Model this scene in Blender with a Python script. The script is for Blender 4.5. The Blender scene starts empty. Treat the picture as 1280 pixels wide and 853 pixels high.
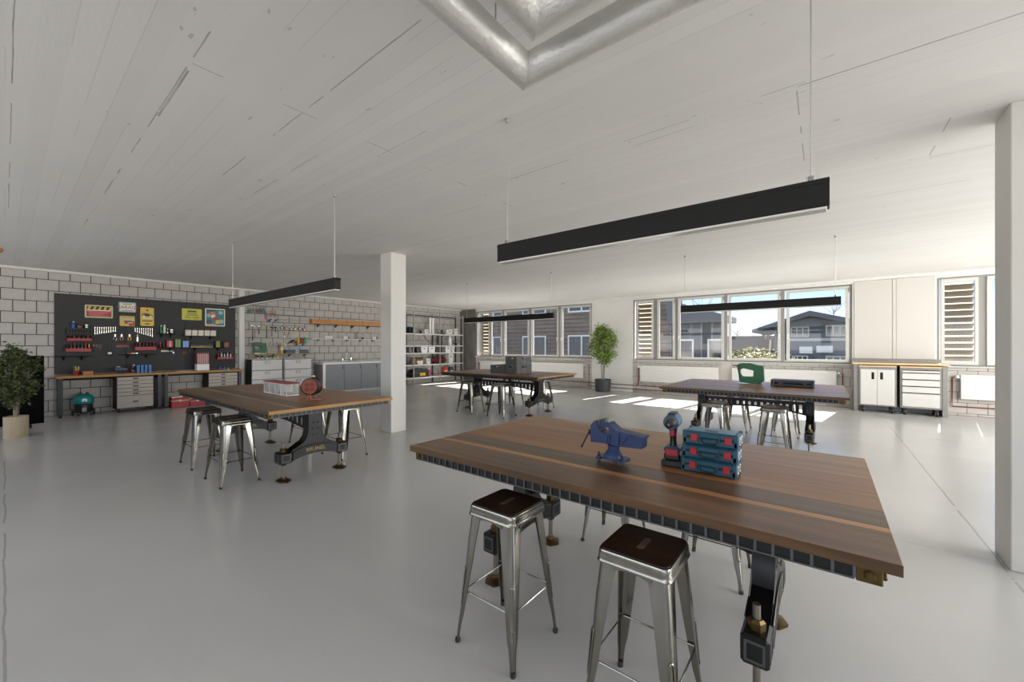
import bpy, math, random
from mathutils import Vector, Matrix
random.seed(7)
S = bpy.context.scene
COL = S.collection

# ------------------------------------------------------------------ camera, world, sun, fill lights, exposure
IMG_W, IMG_H = 1280.0, 853.0
FPX, CX, CY = 498.0, 640.0, 433.0          # focal length and horizon found from the two vanishing points
YAW = math.atan2(391.0, FPX)
SN, CS = math.sin(YAW), math.cos(YAW)
CAM_H = 1.6
cam_data = bpy.data.cameras.new('camera')
cam_data.sensor_fit = 'HORIZONTAL'
cam_data.sensor_width = 36.0
cam_data.lens = FPX / IMG_W * 36.0
cam_data.shift_y = (CY - IMG_H / 2) / IMG_W
cam_data.clip_start = 0.05
cam_data.clip_end = 500
cam = bpy.data.objects.new('camera', cam_data)
COL.objects.link(cam)
cam.location = (0, 0, CAM_H)
cam.rotation_euler = (math.pi / 2, 0, YAW)
S.camera = cam

world = bpy.data.worlds.new('sky'); S.world = world
world.use_nodes = True
wn = world.node_tree.nodes; wl_ = world.node_tree.links
wn.clear()
tc = wn.new('ShaderNodeTexCoord'); sep = wn.new('ShaderNodeSeparateXYZ')
ramp = wn.new('ShaderNodeValToRGB'); bg = wn.new('ShaderNodeBackground'); wo = wn.new('ShaderNodeOutputWorld')
wl_.new(tc.outputs['Generated'], sep.inputs[0]); wl_.new(sep.outputs['Z'], ramp.inputs[0])
e = ramp.color_ramp.elements
e[0].position = 0.0; e[0].color = (1.0, 1.0, 1.0, 1)
e[1].position = 0.6; e[1].color = (0.24, 0.36, 0.60, 1)
q = e.new(0.05); q.color = (0.70, 0.84, 1.0, 1)
q = e.new(0.15); q.color = (0.28, 0.50, 0.85, 1)
wl_.new(ramp.outputs[0], bg.inputs[0]); bg.inputs[1].default_value = 1.3
wl_.new(bg.outputs[0], wo.inputs[0])

sun_data = bpy.data.lights.new('sun', 'SUN'); sun_data.energy = 27.0; sun_data.angle = 0.009
sun_data.color = (1.0, 0.97, 0.93)
sun = bpy.data.objects.new('sun', sun_data); COL.objects.link(sun)
sun.location = (0, 30, 30)
sun.rotation_euler = Vector((-0.16, -1.0, -1.0)).to_track_quat('-Z', 'Y').to_euler()

def area(name, loc, direction, sx, sy, power, color=(1, 0.985, 0.96)):
    d = bpy.data.lights.new(name, 'AREA'); d.shape = 'RECTANGLE'; d.size = sx; d.size_y = sy
    d.energy = power; d.color = color
    o = bpy.data.objects.new(name, d); COL.objects.link(o); o.location = loc
    o.rotation_euler = Vector(direction).to_track_quat('-Z', 'Y').to_euler()
    return o
# fill lights added outside the unseen right and rear walls to brighten the room
area('fill_right', (8.25, 7.0, 2.15), (-1, 0, 0.1), 9.6, 2.0, 800)
area('fill_rear', (-3.0, -5.25, 2.15), (0, 1, 0.7), 20.0, 2.0, 265)

S.view_settings.view_transform = 'Standard'
S.view_settings.look = 'None'
S.view_settings.exposure = 0.3
S.view_settings.gamma = 1.0
S.view_settings.use_curve_mapping = False
S.cycles.use_denoising = True
S.cycles.max_bounces = 10
S.cycles.diffuse_bounces = 6
S.cycles.transparent_max_bounces = 16
S.cycles.sample_clamp_indirect = 8.0
S.cycles.caustics_reflective = False
S.cycles.caustics_refractive = False

# ------------------------------------------------------------------ pixel -> point (a direction met with a known plane)
def ray(px, py):
    a = (px - CX) / FPX; b = (CY - py) / FPX
    return (-SN + CS * a, CS + SN * a, b)
def at_z(px, py, z):
    r = ray(px, py); t = (z - CAM_H) / r[2]; return Vector((r[0] * t, r[1] * t, z))
def at_x(px, py, x):
    r = ray(px, py); t = x / r[0]; return Vector((x, r[1] * t, CAM_H + r[2] * t))
def at_y(px, py, y):
    r = ray(px, py); t = y / r[1]; return Vector((r[0] * t, y, CAM_H + r[2] * t))

# ------------------------------------------------------------------ materials
def lin(c):
    if isinstance(c, str):
        c = tuple(int(c[i:i + 2], 16) / 255 for i in (0, 2, 4))
    return tuple((v / 12.92 if v <= 0.04045 else ((v + 0.055) / 1.055) ** 2.4) for v in c)
MATS = {}
def mat(name, color, rough=0.5, metal=0.0, var=0.0, vscale=8.0, bump=0.0, bscale=60.0, spec=0.5, stretch=(1, 1, 1), trans=0.0, coat=0.0):
    if name in MATS: return MATS[name]
    m = bpy.data.materials.new(name); m.use_nodes = True
    nt = m.node_tree; b = nt.nodes['Principled BSDF']
    c = lin(color) + (1,)
    b.inputs['Base Color'].default_value = c
    b.inputs['Roughness'].default_value = rough; b.inputs['Metallic'].default_value = metal
    b.inputs['Specular IOR Level'].default_value = spec
    b.inputs['Transmission Weight'].default_value = trans
    b.inputs['Coat Weight'].default_value = coat
    if var or bump:
        t = nt.nodes.new('ShaderNodeTexCoord'); mp = nt.nodes.new('ShaderNodeMapping')
        mp.inputs['Scale'].default_value = stretch
        nt.links.new(t.outputs['Object'], mp.inputs[0])
    if var:
        n = nt.nodes.new('ShaderNodeTexNoise'); n.inputs['Scale'].default_value = vscale; n.inputs['Detail'].default_value = 6
        nt.links.new(mp.outputs[0], n.inputs['Vector'])
        r = nt.nodes.new('ShaderNodeValToRGB')
        r.color_ramp.elements[0].position = 0.3; r.color_ramp.elements[1].position = 0.7
        r.color_ramp.elements[0].color = tuple(v * (1 - var) for v in c[:3]) + (1,)
        r.color_ramp.elements[1].color = tuple(min(1, v * (1 + var)) for v in c[:3]) + (1,)
        nt.links.new(n.outputs['Fac'], r.inputs[0]); nt.links.new(r.outputs[0], b.inputs['Base Color'])
    if bump:
        n2 = nt.nodes.new('ShaderNodeTexNoise'); n2.inputs['Scale'].default_value = bscale; n2.inputs['Detail'].default_value = 4
        nt.links.new(mp.outputs[0], n2.inputs['Vector'])
        bp = nt.nodes.new('ShaderNodeBump'); bp.inputs['Strength'].default_value = bump; bp.inputs['Distance'].default_value = 0.01
        nt.links.new(n2.outputs['Fac'], bp.inputs['Height']); nt.links.new(bp.outputs[0], b.inputs['Normal'])
    MATS[name] = m
    return m

def wood(name, c0, c1, rough=0.35, scale=1.0, axis=0, spec=0.5):
    if name in MATS: return MATS[name]
    m = bpy.data.materials.new(name); m.use_nodes = True
    nt = m.node_tree; b = nt.nodes['Principled BSDF']
    t = nt.nodes.new('ShaderNodeTexCoord'); mp = nt.nodes.new('ShaderNodeMapping')
    s = [14 * scale] * 3; s[axis] = 0.9 * scale
    mp.inputs['Scale'].default_value = s
    mp.inputs['Location'].default_value = (random.random() * 9, random.random() * 9, random.random() * 9)
    n = nt.nodes.new('ShaderNodeTexNoise'); n.inputs['Scale'].default_value = 1.1; n.inputs['Detail'].default_value = 5; n.inputs['Distortion'].default_value = 0.4
    r = nt.nodes.new('ShaderNodeValToRGB')
    r.color_ramp.elements[0].position = 0.28; r.color_ramp.elements[1].position = 0.72
    r.color_ramp.elements[0].color = lin(c0) + (1,); r.color_ramp.elements[1].color = lin(c1) + (1,)
    bp = nt.nodes.new('ShaderNodeBump'); bp.inputs['Strength'].default_value = 0.012; bp.inputs['Distance'].default_value = 0.01
    L = nt.links.new
    L(t.outputs['Object'], mp.inputs[0]); L(mp.outputs[0], n.inputs['Vector']); L(n.outputs['Fac'], r.inputs[0])
    L(r.outputs[0], b.inputs['Base Color']); L(n.outputs['Fac'], bp.inputs['Height']); L(bp.outputs[0], b.inputs['Normal'])
    b.inputs['Roughness'].default_value = rough; b.inputs['Specular IOR Level'].default_value = spec
    MATS[name] = m
    return m

def glass(name, tint=(1, 1, 1), gloss=0.04, refl=1.0, rough=0.0):
    if name in MATS: return MATS[name]
    m = bpy.data.materials.new(name); m.use_nodes = True
    nt = m.node_tree; nt.nodes.clear()
    o = nt.nodes.new('ShaderNodeOutputMaterial'); mx = nt.nodes.new('ShaderNodeMixShader')
    tr = nt.nodes.new('ShaderNodeBsdfTransparent'); gl = nt.nodes.new('ShaderNodeBsdfGlossy')
    lw = nt.nodes.new('ShaderNodeFresnel'); lw.inputs['IOR'].default_value = 1.35
    tr.inputs['Color'].default_value = tuple(tint) + (1,)
    gl.inputs['Roughness'].default_value = rough
    gl.inputs['Color'].default_value = (refl, refl, refl, 1)
    L = nt.links.new
    L(lw.outputs[0], mx.inputs[0]); L(tr.outputs[0], mx.inputs[1]); L(gl.outputs[0], mx.inputs[2]); L(mx.outputs[0], o.inputs['Surface'])
    MATS[name] = m
    return m

def milky(name, color, alpha=0.5, rough=0.3):
    """thin translucent plastic: part see-through, part white"""
    if name in MATS: return MATS[name]
    m = mat(name, color, rough)
    m.node_tree.nodes['Principled BSDF'].inputs['Alpha'].default_value = alpha
    return m

# ------------------------------------------------------------------ mesh builder
class MB:
    def __init__(s): s.v = []; s.f = []
    def _add(s, vs, fs):
        o = len(s.v); s.v += [tuple(v) for v in vs]; s.f += [tuple(i + o for i in f) for f in fs]; return s
    def box(s, x0, x1, y0, y1, z0, z1, b=0.0):
        if x1 < x0: x0, x1 = x1, x0
        if y1 < y0: y0, y1 = y1, y0
        if z1 < z0: z0, z1 = z1, z0
        b = min(b, (x1 - x0) * .49, (y1 - y0) * .49, (z1 - z0) * .49)
        if b <= 0:
            vs = [(x, y, z) for z in (z0, z1) for y in (y0, y1) for x in (x0, x1)]
            return s._add(vs, [(0, 2, 3, 1), (4, 5, 7, 6), (0, 1, 5, 4), (2, 6, 7, 3), (0, 4, 6, 2), (1, 3, 7, 5)])
        X = ((x0, x0 + b), (x1, x1 - b)); Y = ((y0, y0 + b), (y1, y1 - b)); Z = ((z0, z0 + b), (z1, z1 - b))
        vs = []; ix = {}
        for i in (0, 1):
            for j in (0, 1):
                for k in (0, 1):
                    for a in range(3):
                        ix[i, j, k, a] = len(vs)
                        vs.append((X[i][0 if a == 0 else 1], Y[j][0 if a == 1 else 1], Z[k][0 if a == 2 else 1]))
        fs = []
        for i in (0, 1):
            g = lambda j, k: ix[i, j, k, 0]
            q = [g(0, 0), g(1, 0), g(1, 1), g(0, 1)]; fs.append(tuple(q if i else q[::-1]))
        for j in (0, 1):
            g = lambda i, k: ix[i, j, k, 1]
            q = [g(0, 0), g(0, 1), g(1, 1), g(1, 0)]; fs.append(tuple(q if j else q[::-1]))
        for k in (0, 1):
            g = lambda i, j: ix[i, j, k, 2]
            q = [g(0, 0), g(1, 0), g(1, 1), g(0, 1)]; fs.append(tuple(q if k else q[::-1]))
        for i in (0, 1):
            for j in (0, 1):
                q = [ix[i, j, 0, 0], ix[i, j, 1, 0], ix[i, j, 1, 1], ix[i, j, 0, 1]]; fs.append(tuple(q if (i + j) % 2 else q[::-1]))
        for i in (0, 1):
            for k in (0, 1):
                q = [ix[i, 0, k, 0], ix[i, 1, k, 0], ix[i, 1, k, 2], ix[i, 0, k, 2]]; fs.append(tuple(q[::-1] if (i + k) % 2 else q))
        for j in (0, 1):
            for k in (0, 1):
                q = [ix[0, j, k, 1], ix[1, j, k, 1], ix[1, j, k, 2], ix[0, j, k, 2]]; fs.append(tuple(q if (j + k) % 2 else q[::-1]))
        for i in (0, 1):
            for j in (0, 1):
                for k in (0, 1):
                    q = [ix[i, j, k, 0], ix[i, j, k, 1], ix[i, j, k, 2]]; fs.append(tuple(q if (i + j + k) % 2 else q[::-1]))
        return s._add(vs, fs)
    def loft(s, rings, closed=True, caps=True):
        n = len(rings[0]); vs = [p for r in rings for p in r]; fs = []
        for a in range(len(rings) - 1):
            for i in range(n if closed else n - 1):
                j = (i + 1) % n
                fs.append((a * n + i, a * n + j, (a + 1) * n + j, (a + 1) * n + i))
        if caps:
            fs.append(tuple(range(n - 1, -1, -1))); fs.append(tuple(range((len(rings) - 1) * n, len(rings) * n)))
        return s._add(vs, fs)
    def tube(s, pts, r, n=8, caps=True):
        pts = [Vector(p) for p in pts]; rs = r if isinstance(r, (list, tuple)) else [r] * len(pts)
        rings = []; up = None
        for i, p in enumerate(pts):
            d = (pts[min(i + 1, len(pts) - 1)] - pts[max(i - 1, 0)]).normalized()
            if up is None: up = Vector((0, 0, 1)) if abs(d.z) < 0.9 else Vector((1, 0, 0))
            a = d.cross(up).normalized(); c = a.cross(d).normalized(); up = c
            rings.append([p + (a * math.cos(t) + c * math.sin(t)) * rs[i] for t in [2 * math.pi * k / n for k in range(n)]])
        return s.loft(rings, True, caps)
    def cyl(s, p0, p1, r0, r1=None, n=12): return s.tube([p0, p1], [r0, r0 if r1 is None else r1], n)
    def lathe(s, prof, n=24, c=(0, 0, 0), axis='z'):
        rings = []
        for r, h in prof:
            ring = []
            for k in range(n):
                t = 2 * math.pi * k / n; a, b = r * math.cos(t), r * math.sin(t)
                ring.append({'z': (c[0] + a, c[1] + b, c[2] + h), 'x': (c[0] + h, c[1] + a, c[2] + b), 'y': (c[0] + b, c[1] + h, c[2] + a)}[axis])
            rings.append(ring)
        return s.loft(rings, True, True)
    def prism(s, poly, plane, a0, a1):
        """poly in the plane's two axes, extruded a0..a1 along the third: 'yz' along x, 'xz' along y, 'xy' along z"""
        def P(u, v, a): return {'yz': (a, u, v), 'xz': (u, a, v), 'xy': (u, v, a)}[plane]
        return s.loft([[P(u, v, a0) for u, v in poly], [P(u, v, a1) for u, v in poly]], True, True)
    def frame(s, outer, inner, plane, a0, a1):
        """ring between two outlines with the same number of points"""
        def P(u, v, a): return {'yz': (a, u, v), 'xz': (u, a, v), 'xy': (u, v, a)}[plane]
        n = len(outer)
        vs = [P(u, v, a0) for u, v in outer] + [P(u, v, a0) for u, v in inner] + [P(u, v, a1) for u, v in outer] + [P(u, v, a1) for u, v in inner]
        fs = []
        for i in range(n):
            j = (i + 1) % n
            fs += [(i, j, n + j, n + i), (2 * n + i, 3 * n + i, 3 * n + j, 2 * n + j), (i, 2 * n + i, 2 * n + j, j), (n + i, n + j, 3 * n + j, 3 * n + i)]
        return s._add(vs, fs)
    def ball(s, c, r, n=12, m=8):
        r = r if isinstance(r, (list, tuple)) else (r, r, r)
        rings = []
        for j in range(m + 1):
            ph = math.pi * (j / m) ; ph = min(max(ph, 0.02), math.pi - 0.02)
            rings.append([(c[0] + r[0] * math.sin(ph) * math.cos(2 * math.pi * k / n), c[1] + r[1] * math.sin(ph) * math.sin(2 * math.pi * k / n), c[2] - r[2] * math.cos(ph)) for k in range(n)])
        return s.loft(rings, True, True)
    def move(s, M, start=0):
        s.v[start:] = [tuple(M @ Vector(v)) for v in s.v[start:]]; return s
    def mesh(s, name, m, smooth=True, ang=0.6):
        me = bpy.data.meshes.new(name); me.from_pydata(s.v, [], s.f)
        import bmesh
        bm = bmesh.new(); bm.from_mesh(me); bmesh.ops.recalc_face_normals(bm, faces=bm.faces); bm.to_mesh(me); bm.free()
        if m: me.materials.append(m)
        if smooth:
            me.polygons.foreach_set('use_smooth', [True] * len(me.polygons)); me.set_sharp_from_angle(angle=ang)
        me.update(); return me
    def build(s, name, m, parent=None, loc=(0, 0, 0), smooth=True, ang=0.6):
        return place(name, s.mesh(name, m, smooth, ang), parent, loc)

def place(name, me, parent=None, loc=(0, 0, 0), rot=(0, 0, 0)):
    o = bpy.data.objects.new(name, me); COL.objects.link(o); o.parent = parent; o.location = loc; o.rotation_euler = rot
    return o
def tag(o, label, cat, group=None):
    o['label'] = label; o['category'] = cat
    if group: o['group'] = group
    return o
def struct(o): o['kind'] = 'structure'; return o
def stuff(o): o['kind'] = 'stuff'; return o
def thing(name, label, cat, loc=(0, 0, 0), rotz=0.0, group=None):
    o = bpy.data.objects.new(name, None); COL.objects.link(o); o.empty_display_size = 0.1
    o.location = loc; o.rotation_euler = (0, 0, rotz)
    return tag(o, label, cat, group)
def copy_tree(o, parent=None):
    c = o.copy(); COL.objects.link(c); c.parent = parent
    for ch in list(o.children): copy_tree(ch, c)
    return c
def text(name, body, m, parent, loc, rot, size, extrude=0.0015, align='CENTER', sx=1.0):
    d = bpy.data.curves.new(name, 'FONT'); d.body = body; d.size = size; d.extrude = extrude
    d.align_x = align; d.align_y = 'CENTER'; d.resolution_u = 2
    d.materials.append(m)
    tmp = bpy.data.objects.new(name, d); me = bpy.data.meshes.new_from_object(tmp); bpy.data.objects.remove(tmp)
    o = place(name, me, parent, loc, rot); o.scale = (sx, 1, 1)
    return o
def rrect(x0, x1, y0, y1, r, n=5):
    P = []
    for cx, cy, a in ((x1 - r, y1 - r, 0), (x0 + r, y1 - r, 90), (x0 + r, y0 + r, 180), (x1 - r, y0 + r, 270)):
        for k in range(n):
            t = math.radians(a + 90 * k / (n - 1)); P.append((cx + r * math.cos(t), cy + r * math.sin(t)))
    return P
def circ(cx, cy, r, n=16, a0=0.0): return [(cx + r * math.cos(a0 + 2 * math.pi * k / n), cy + r * math.sin(a0 + 2 * math.pi * k / n)) for k in range(n)]
FACE_X = (math.pi / 2, 0, math.pi / 2)      # lettering that faces +x
FACE_MY = (math.pi / 2, 0, 0)               # lettering that faces -y

# common materials
WHITE = mat('white_paint', 'dddbd6', 0.55, var=0.02, vscale=3)
WHITE_PL = mat('white_plastic', 'ececea', 0.35)
BLACK = mat('black_powder_coat', '151514', 0.55, spec=0.25)
BLACK_PL = mat('black_plastic', '1c1d1e', 0.4)
STEEL = mat('brushed_steel', '86837a', 0.17, metal=1.0, var=0.08, vscale=30, stretch=(1, 1, 0.1))
CHROME = mat('chrome', 'd5d5d5', 0.12, metal=1.0)
GREYMET = mat('grey_metal', '8d8c88', 0.4, metal=0.6)
DARKMET = mat('dark_metal', '34343a', 0.4, metal=0.6)
RED = mat('red_plastic', 'a01318', 0.4)
BLUE = mat('blue_plastic', '1f4fa5', 0.35)
GREEN = mat('green_plastic', '1d7a45', 0.4)
TEAL = mat('teal_plastic', '178a8c', 0.35)
YELLOW = mat('yellow_paint', 'dcb021', 0.4)
ORANGE = mat('orange_plastic', 'd2601f', 0.4)
CREAM = mat('cream_plastic', 'e4dfcf', 0.45)
BROWN = mat('brown_wood_handle', '7a4a26', 0.45)
COLORS = {'r': RED, 'b': BLUE, 'g': GREEN, 't': TEAL, 'y': YELLOW, 'o': ORANGE, 'w': WHITE_PL, 'k': BLACK_PL, 's': GREYMET, 'c': CREAM, 'd': DARKMET, 'n': BROWN}
# ================================================================== THE ROOM
XL, YW, CZ, XR, YB = -13.85, 13.6, 3.335, 8.0, -5.0

class NT:
    """small helper for procedural node maths"""
    def __init__(s, m): s.t = m.node_tree; s.L = s.t.links.new
    def n(s, typ): return s.t.nodes.new(typ)
    def m(s, op, a, b=None, c=None):
        x = s.n('ShaderNodeMath'); x.operation = op
        for i, v in enumerate((a, b, c)):
            if v is None: continue
            if isinstance(v, (int, float)): x.inputs[i].default_value = v
            else: s.L(v, x.inputs[i])
        return x.outputs[0]
    def noise(s, vec, scale, stretch=None, detail=5, dist=0.0):
        if stretch:
            mp = s.n('ShaderNodeMapping'); mp.inputs['Scale'].default_value = stretch; s.L(vec, mp.inputs[0]); vec = mp.outputs[0]
        x = s.n('ShaderNodeTexNoise'); x.inputs['Scale'].default_value = scale; x.inputs['Detail'].default_value = detail; x.inputs['Distortion'].default_value = dist
        s.L(vec, x.inputs['Vector']); return x.outputs['Fac']
    def line(s, coord, c0, w, along=None, a0=None, a1=None, wob=None, wamt=0.02):
        d = s.m('SUBTRACT', coord, c0)
        if wob is not None: d = s.m('ADD', d, s.m('MULTIPLY', s.m('SUBTRACT', wob, 0.5), wamt))
        r = s.m('LESS_THAN', s.m('ABSOLUTE', d), w)
        if along is not None:
            r = s.m('MULTIPLY', r, s.m('GREATER_THAN', along, a0)); r = s.m('MULTIPLY', r, s.m('LESS_THAN', along, a1))
        return r

def ceiling_material():
    m = bpy.data.materials.new('board_marked_white_concrete'); m.use_nodes = True
    N = NT(m); b = m.node_tree.nodes['Principled BSDF']
    tc = N.n('ShaderNodeTexCoord'); sp = N.n('ShaderNodeSeparateXYZ'); N.L(tc.outputs['Object'], sp.inputs[0])
    x, y = sp.outputs['X'], sp.outputs['Y']
    v = N.m('DIVIDE', y, 0.118); cell = N.m('FLOOR', v); fr = N.m('FRACT', v)
    wn_ = N.n('ShaderNodeTexWhiteNoise'); wn_.noise_dimensions = '1D'; N.L(cell, wn_.inputs['W'])
    edge = N.m('LESS_THAN', fr, 0.055)
    wob = N.noise(tc.outputs['Object'], 3.0)
    mask = N.noise(tc.outputs['Object'], 1.0, (0.45, 3.0, 1), 6)
    edge = N.m('MULTIPLY', edge, N.m('GREATER_THAN', mask, 0.50))
    pits = N.m('GREATER_THAN', N.noise(tc.outputs['Object'], 1.0, (7, 16, 1), 3), 0.735)
    cracks = None
    for (y0, a, e2, w) in ((3.27, -0.28, 3.0, 0.006), (3.24, -2.6, -0.1, 0.0035), (3.36, -2.4, -0.1, 0.0025), (0.70, -8.5, -1.9, 0.004), (0.715, -3.95, -3.0, 0.007), (1.365, -4.8, -1.6, 0.004), (0.03, -9, -2.4, 0.003), (4.35, -6.4, -4.7, 0.0035), (3.62, -6.1, -3.3, 0.003), (5.25, 0.76, 1.5, 0.004), (6.2, -0.8, 2.5, 0.004), (2.10, -3.9, -2.1, 0.003), (1.75, -5.5, -3.6, 0.003)):
        l = N.line(y, y0, w, x, a, e2, wob, 0.012)
        cracks = l if cracks is None else N.m('MAXIMUM', cracks, l)
    brk = N.m('MULTIPLY', N.m('GREATER_THAN', N.noise(tc.outputs['Object'], 1.0, (1.6, 9.0, 1), 6), 0.47), N.m('MULTIPLY', N.noise(tc.outputs['Object'], 1.0, (3.0, 3.0, 1), 5), 1.7))
    cross = None
    for (x0, a, e2, w) in ((-0.15, 3.25, 5.3, 0.004), (0.75, 4.0, 5.25, 0.004), (-3.05, 0.7, 3.9, 0.004), (1.4, 4.9, 6.0, 0.004), (-2.6, -0.2, 0.75, 0.004)):
        l = N.line(x, x0, w, y, a, e2, wob, 0.012)
        cross = l if cross is None else N.m('MAXIMUM', cross, l)
    cross = N.m('MULTIPLY', cross, N.m('GREATER_THAN', N.noise(tc.outputs['Object'], 1.0, (4, 4, 1), 5), 0.50))
    dark = N.m('MAXIMUM', N.m('MULTIPLY', cracks, brk), N.m('MULTIPLY', cross, 0.8))
    dark = N.m('MAXIMUM', dark, N.m('MULTIPLY', pits, 0.5))
    dark = N.m('MAXIMUM', dark, N.m('MULTIPLY', edge, 0.2))
    cloud = N.noise(tc.outputs['Object'], 0.7, None, 4)
    tone = N.m('ADD', N.m('MULTIPLY', wn_.outputs['Value'], 0.035), N.m('MULTIPLY', cloud, 0.10))
    tone = N.m('ADD', tone, 0.76)
    tone = N.m('MULTIPLY', tone, N.m('SUBTRACT', 1.0, N.m('MULTIPLY', dark, 0.5)))
    cmb = N.n('ShaderNodeCombineColor')
    N.L(tone, cmb.inputs[0]); N.L(N.m('MULTIPLY', tone, 0.985), cmb.inputs[1]); N.L(N.m('MULTIPLY', tone, 0.955), cmb.inputs[2])
    N.L(cmb.outputs[0], b.inputs['Base Color']); b.inputs['Roughness'].default_value = 0.7; b.inputs['Specular IOR Level'].default_value = 0.25
    h = N.m('SUBTRACT', N.m('MULTIPLY', wn_.outputs['Value'], 0.15), dark)
    h = N.m('ADD', h, N.m('MULTIPLY', N.noise(tc.outputs['Object'], 1.0, (8, 90, 1), 4), 0.22))
    bp = N.n('ShaderNodeBump'); bp.inputs['Strength'].default_value = 0.3; bp.inputs['Distance'].default_value = 0.008
    N.L(h, bp.inputs['Height']); N.L(bp.outputs[0], b.inputs['Normal'])
    return m

def floor_material():
    m = bpy.data.materials.new('grey_epoxy_floor'); m.use_nodes = True
    N = NT(m); b = m.node_tree.nodes['Principled BSDF']
    tc = N.n('ShaderNodeTexCoord'); sp = N.n('ShaderNodeSeparateXYZ'); N.L(tc.outputs['Object'], sp.inputs[0])
    x, y = sp.outputs['X'], sp.outputs['Y']
    o = tc.outputs['Object']
    wob = N.noise(o, 2.0)
    lines = N.m('MAXIMUM', N.line(x, 1.02, 0.008, y, 3.4, 11.5, wob, 0.03), N.line(y, 4.55, 0.003, x, 0.5, 1.04, wob, 0.03))
    lines = N.m('MAXIMUM', lines, N.line(y, 0.0, 0.006, x, -9.0, -1.0, wob, 0.05))
    lines = N.m('MULTIPLY', lines, N.m('GREATER_THAN', N.noise(o, 1.0, (2.2, 2.2, 1), 5), 0.42))
    cl = N.noise(o, 0.5, None, 5)
    tone = N.m('ADD', 0.43, N.m('MULTIPLY', cl, 0.13))
    tone = N.m('MULTIPLY', tone, N.m('SUBTRACT', 1.0, N.m('MULTIPLY', lines, 0.3)))
    cmb = N.n('ShaderNodeCombineColor')
    N.L(tone, cmb.inputs[0]); N.L(N.m('MULTIPLY', tone, 0.99), cmb.inputs[1]); N.L(N.m('MULTIPLY', tone, 0.965), cmb.inputs[2])
    N.L(cmb.outputs[0], b.inputs['Base Color'])
    rg = N.m('ADD', 0.15, N.m('MULTIPLY', N.noise(o, 1.3, None, 3), 0.13)); N.L(rg, b.inputs['Roughness'])
    b.inputs['Specular IOR Level'].default_value = 0.45
    h = N.m('ADD', N.m('MULTIPLY', N.noise(o, 14.0, (1, 2.2, 1), 3), 0.5), N.m('MULTIPLY', N.noise(o, 60.0, None, 2), 0.15))
    h = N.m('SUBTRACT', h, lines)
    bp = N.n('ShaderNodeBump'); bp.inputs['Strength'].default_value = 0.22; bp.inputs['Distance'].default_value = 0.006
    N.L(h, bp.inputs['Height']); N.L(bp.outputs[0], b.inputs['Normal'])
    return m

struct(MB().box(XL - .3, XR + .3, YB - .3, YW + .3, -0.25, 0).build('floor', floor_material()))
struct(MB().box(XL - .3, XR + .3, YB - .3, YW + .3, CZ, CZ + .25).build('ceiling', ceiling_material()))

MORTAR = mat('dark_mortar', '2e2b29', 0.9)
BLOCK = mat('grey_concrete_block', 'bcb7b1', 0.85, var=0.06, vscale=6, bump=0.25, bscale=70)
BLOCK_W = mat('warm_grey_block', 'bdb7b0', 0.85, var=0.06, vscale=6, bump=0.25, bscale=70)
MORTAR_W = mat('grey_mortar', '75706b', 0.9)

# ---- left wall: concrete blocks 33 x 25 cm with dark recessed joints
wall_left = struct(MB().box(XL - .3, XL - .012, YB - .3, YW + .3, 0, CZ).build('wall_left', MORTAR))
spots = []
zj = [0.0] + [0.11 + 0.25 * k for k in range(13)] + [CZ]
for k in range(len(zj) - 1):
    z0, z1 = zj[k] + .006, zj[k + 1] - .006
    if z1 - z0 < .05: continue
    odd = (len(zj) - 2 - k) % 2
    ph = 0.109 if odd else 0.278
    n0 = int(-5.0 / .3333); n1 = int((YW - ph) / .3333) + 1
    for n in range(n0, n1):
        y0 = ph + n * .3333 + .006; y1 = y0 + .3333 - .012
        if y1 > YW: y1 = YW
        if y1 - y0 < .04: continue
        if y0 > 0.74 and y1 < 4.22 and z0 > 0.98 and z1 < 2.80: continue      # wholly behind the pegboard
        spots.append((y0, y1, z0, z1))
seen = [s for s in spots if s[1] > -0.06]
seen.sort(key=lambda s: s[0]); near = set(seen[:298])
cache = {}
def block_mesh(w, h, m):
    key = (round(w, 3), round(h, 3), m.name)
    if key not in cache: cache[key] = MB().box(-.014, 0, 0, w, 0, h, .004).mesh('block', m)
    return cache[key]
rest = MB()
for s in spots:
    if s in near:
        o = place('block', block_mesh(s[1] - s[0], s[3] - s[2], BLOCK), wall_left, (XL + random.uniform(-.002, .002), s[0], s[2]))
    else:
        rest.box(XL - .014, XL, s[0], s[1], s[2], s[3])
stuff(rest.build('far_blocks', BLOCK, wall_left))
struct(MB().box(XL, XL + .10, YB, YW, CZ - .055, CZ, .01).build('trim_1', WHITE))
wp = struct(MB().box(XL, XL + .10, 4.33, 4.47, 0, CZ - .056, .006).build('wall_pilaster', WHITE))

# ---- wall with the windows
LZ, TZ = 1.135, 3.215           # sill and lintel
W1, W2, W3 = (-12.83, -6.87), (-5.30, 0.56), (2.08, 7.6)
ww = MB()
ww.box(XL - .3, XR + .3, YW + .012, YW + .3, 0, LZ - .03)
ww.box(XL, XR, YW, YW + .3, TZ, CZ)
wall_win = struct(ww.build('wall_back', WHITE))
pm = MB()
for a, b2 in ((W1[1], W2[0]), (W3[1], XR)): pm.box(a, b2, YW - .01, YW + .3, 0, TZ)
pm.box(W2[1], W3[0], YW, YW + .3, 0, TZ)
pm.build('pier', WHITE, wall_win)
CONC = mat('raw_dark_concrete', '6d6964', 0.85, var=0.25, vscale=2.5, bump=0.2, bscale=30, stretch=(1, 1, 0.4))
MB().box(XL, W1[0], YW - .02, YW + .3, 0, CZ).build('concrete_pier', CONC, wall_win)
MB().box(-2.52, -2.22, YW - .012, YW + .1, 0, LZ - .03).build('pier_face', BLOCK_W, wall_win)
jm = MB()
for a, b2 in (W1, W2, (2.08, XR)): jm.box(a, b2, YW + .002, YW + .06, 0, LZ - .032)
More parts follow.
